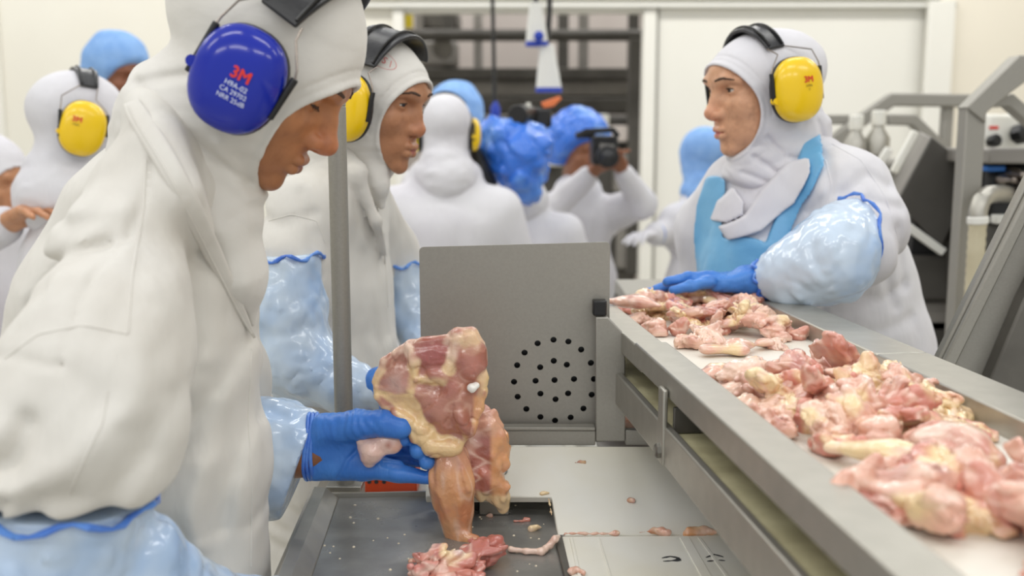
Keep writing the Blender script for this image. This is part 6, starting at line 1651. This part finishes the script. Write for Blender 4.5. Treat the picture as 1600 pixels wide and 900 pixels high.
V, Fq = sdf_mesh(knuckle, *bbox_of([Q(545, 665, 1.21), Q(640, 735, 1.265)], 0.004), 0.0014, 0.004)
P = V.astype(np.float32)
c = mixc(np.tile(np.array(lin((232, 196, 182))[:3]), (len(V), 1)), PINK, np.clip(fbm(P, (60, 60, 60), 2, 3), 0, 0.8)); c = mixc(c, RED * 0.8, np.clip(1 - sph(P, Q(607, 696, 1.225), 0) / 0.007, 0, 1))
obj('knuckle', (V, Fq), MT['meat'], leg, colors=c)
# boned meat lying on the tray under it
mt = thing('boned_meat', 'dark pink lump of boned chicken meat on the tray under the hanging drumstick', 'meat', QZ(715, 875, ZT))
def lump(P):
    c0 = QZ(716, 882, ZT); d = None
    for (x, y, zc, rx, ry, rz, an) in ((700, 876, 0.020, 0.030, 0.016, 0.018, 25), (672, 884, 0.014, 0.026, 0.013, 0.012, 40), (690, 862, 0.026, 0.020, 0.011, 0.010, 35), (750, 854, 0.022, 0.030, 0.018, 0.015, -18), (768, 866, 0.016, 0.024, 0.016, 0.013, -30), (740, 868, 0.016, 0.026, 0.014, 0.012, -10), (735, 880, 0.016, 0.022, 0.016, 0.014, 10), (665, 900, 0.010, 0.026, 0.012, 0.010, 30), (715, 905, 0.010, 0.034, 0.02, 0.012, 0), (650, 892, 0.008, 0.012, 0.010, 0.009, 0), (690, 895, 0.014, 0.028, 0.010, 0.012, 30)):
        e = ell(P, QZ(x, y, ZT + zc) , (rx, ry, rz), np.array(Matrix.Rotation(math.radians(an), 3, 'Y')))
        d = e if d is None else smin(d, e, 0.006)
    d = d + 0.0042 * np.exp(-(vnoise(P @ np.array([[0.8, 0, -0.6], [0, 1, 0], [0.6, 0, 0.8]], np.float32), (22, 60, 80), 13) / 0.14) ** 2) + 0.0030 * ridge(P @ np.array([[0.8, 0, -0.6], [0, 1, 0], [0.6, 0, 0.8]], np.float32), (26, 60, 90), 3) + 0.0022 * vnoise(P, (60, 60, 60), 2) + 0.0016 * ridge(P, (60, 130, 150), 9)
    return np.maximum(d, ZT + 0.0005 - P[:, 2])
V, Fq = sdf_mesh(lump, *bbox_of([QZ(630, 940, ZT), QZ(805, 820, ZT), QZ(700, 860, ZT + 0.05)], 0.02), 0.0016, 0.006)
c = meat_color(V, 25, -0.1, 0.6, np.array(lin((198, 126, 114))[:3]))
P = V.astype(np.float32)
c = mixc(c, DEEP * 1.25, np.clip((P[:, 0] - Q(735, 860, 1.22)[0]) / 0.03, 0, 0.8)); c = mixc(c, WHITE_, np.clip(1 - sph(P, QZ(716, 856, ZT + 0.035), 0) / 0.014, 0, 0.8))
obj('meat', (V, Fq), MT['meat'], mt, colors=c)
ten = [QZ(798, 858, ZT + 0.004), QZ(822, 861, ZT + 0.004), QZ(846, 862, ZT + 0.004), QZ(860, 852, ZT + 0.006), QZ(867, 842, ZT + 0.014), QZ(873, 838, ZT + 0.012)]
V, Fq = sdf_mesh(lambda P: chain(P, ten, [k_(5), k_(4), k_(6), k_(5), k_(5), k_(3)], 0.004) + 0.001 * vnoise(P, (150, 150, 150), 2), *bbox_of(ten, 0.012), 0.0013, 0.003)
obj('tendon', (V, Fq), MT['meat'], mt, colors=meat_color(V, 33, 0.0, 0.1, PALE))
# scraps
def scrap(label, px, py, z, pts, r, seed, base, surf=None, name='meat_scrap', group=None):
    q = [(surf(px + x, py + y) + bn * r * 0.4) if surf else QZ(px + x, py + y, z + r * 0.4) for x, y in pts]
    V, Fq = sdf_mesh(lambda P: chain(P, q, [r * (0.7 + 0.5 * math.sin(seed + i)) if abs(0.7 + 0.5 * math.sin(seed + i)) > 0.3 else r * 0.4 for i in range(len(q))] if len(q) > 1 else [r], r * 0.6) + r * 0.35 * vnoise(P, (0.8 / r,) * 3, seed) + r * 0.2 * ridge(P, (0.6 / r,) * 3, seed) if len(q) > 1 else sph(P, q[0], r), *bbox_of(q, r * 2.2), max(0.0008, r / 5), r * 0.5)
    return obj(name, (V, Fq), MT['meat'], None, label, 'scrap', group, colors=meat_color(V, seed, 0.0, 0.2, base))
scrap('yellow fat lump on the tray by its right edge', 838, 826, ZT, ((-8, 0), (8, -2)), 0.007, 3, FAT)
scrap('small pink meat scrap on the tray near the hanging drumstick', 815, 814, ZT, ((-12, 0), (0, 0), (10, -2)), 0.004, 5, RED)
scrap('tiny pink scrap on the tray below the second drumstick', 764, 806, ZT, ((-3, 0), (3, 0)), 0.0035, 6, PINK)
scrap('tiny dark red scrap at the left of the boned meat', 645, 876, ZT, ((-4, 0), (4, 0)), 0.003, 7, RED)
scrap('pale fat scrap on the corner of the sloping board', 852, 772, 0, ((-6, 0), (6, -1)), 0.004, 9, FAT, QB)
scrap('yellowish fat smear down the edge beside the tray', 858, 790, 0, ((0, -8), (2, 4), (4, 16)), 0.0035, 10, FAT, QB)
scrap('small red scrap high on the sloping white board', 906, 723, 0, ((-7, 1), (0, -1), (7, 0)), 0.0022, 12, DEEP, QB)
scrap('small red blood spot low on the sloping white board', 986, 783, 0, ((-2, 0), (3, 1)), 0.0042, 14, DEEP, QB)
scrap('long pink scrap strip in the board joint, left end', 925, 834, ZL, ((-42, 0), (-20, -1), (10, 0), (40, -1)), 0.0048, 16, PINK)
scrap('orange scrap strip in the middle of the board joint', 1022, 831, ZL, ((-22, 1), (0, -2), (22, 1)), 0.0055, 18, ORNG)
scrap('orange scrap strip in the board joint, right end', 1098, 831, ZL, ((-22, 1), (0, -2), (20, 1)), 0.0055, 20, ORNG)
scrap('pink meat scrap on the white plank at the bottom edge', 902, 893, ZL, ((-10, 0), (2, -3), (10, 2)), 0.007, 22, PINK)
rs_ = random.Random(3)
cr = G()
for k in range(46):
    x, y = rs_.uniform(500, 850), rs_.uniform(785, 895)
    if 640 < x < 800 and y > 825: continue
    p = QZ(x, y, ZT); s = rs_.uniform(0.0008, 0.0022)
    cr.lathe(p, (0, 0, 1), [(s, 0), (s * 0.8, s * 0.5), (s * 0.2, s * 0.8)], 6)
tag(obj('fat_crumbs', cr, mat('fat_crumbs', (226, 214, 190), 0.5)), 'tiny pale fat crumbs scattered over the wet tray', 'crumbs', kind='stuff')
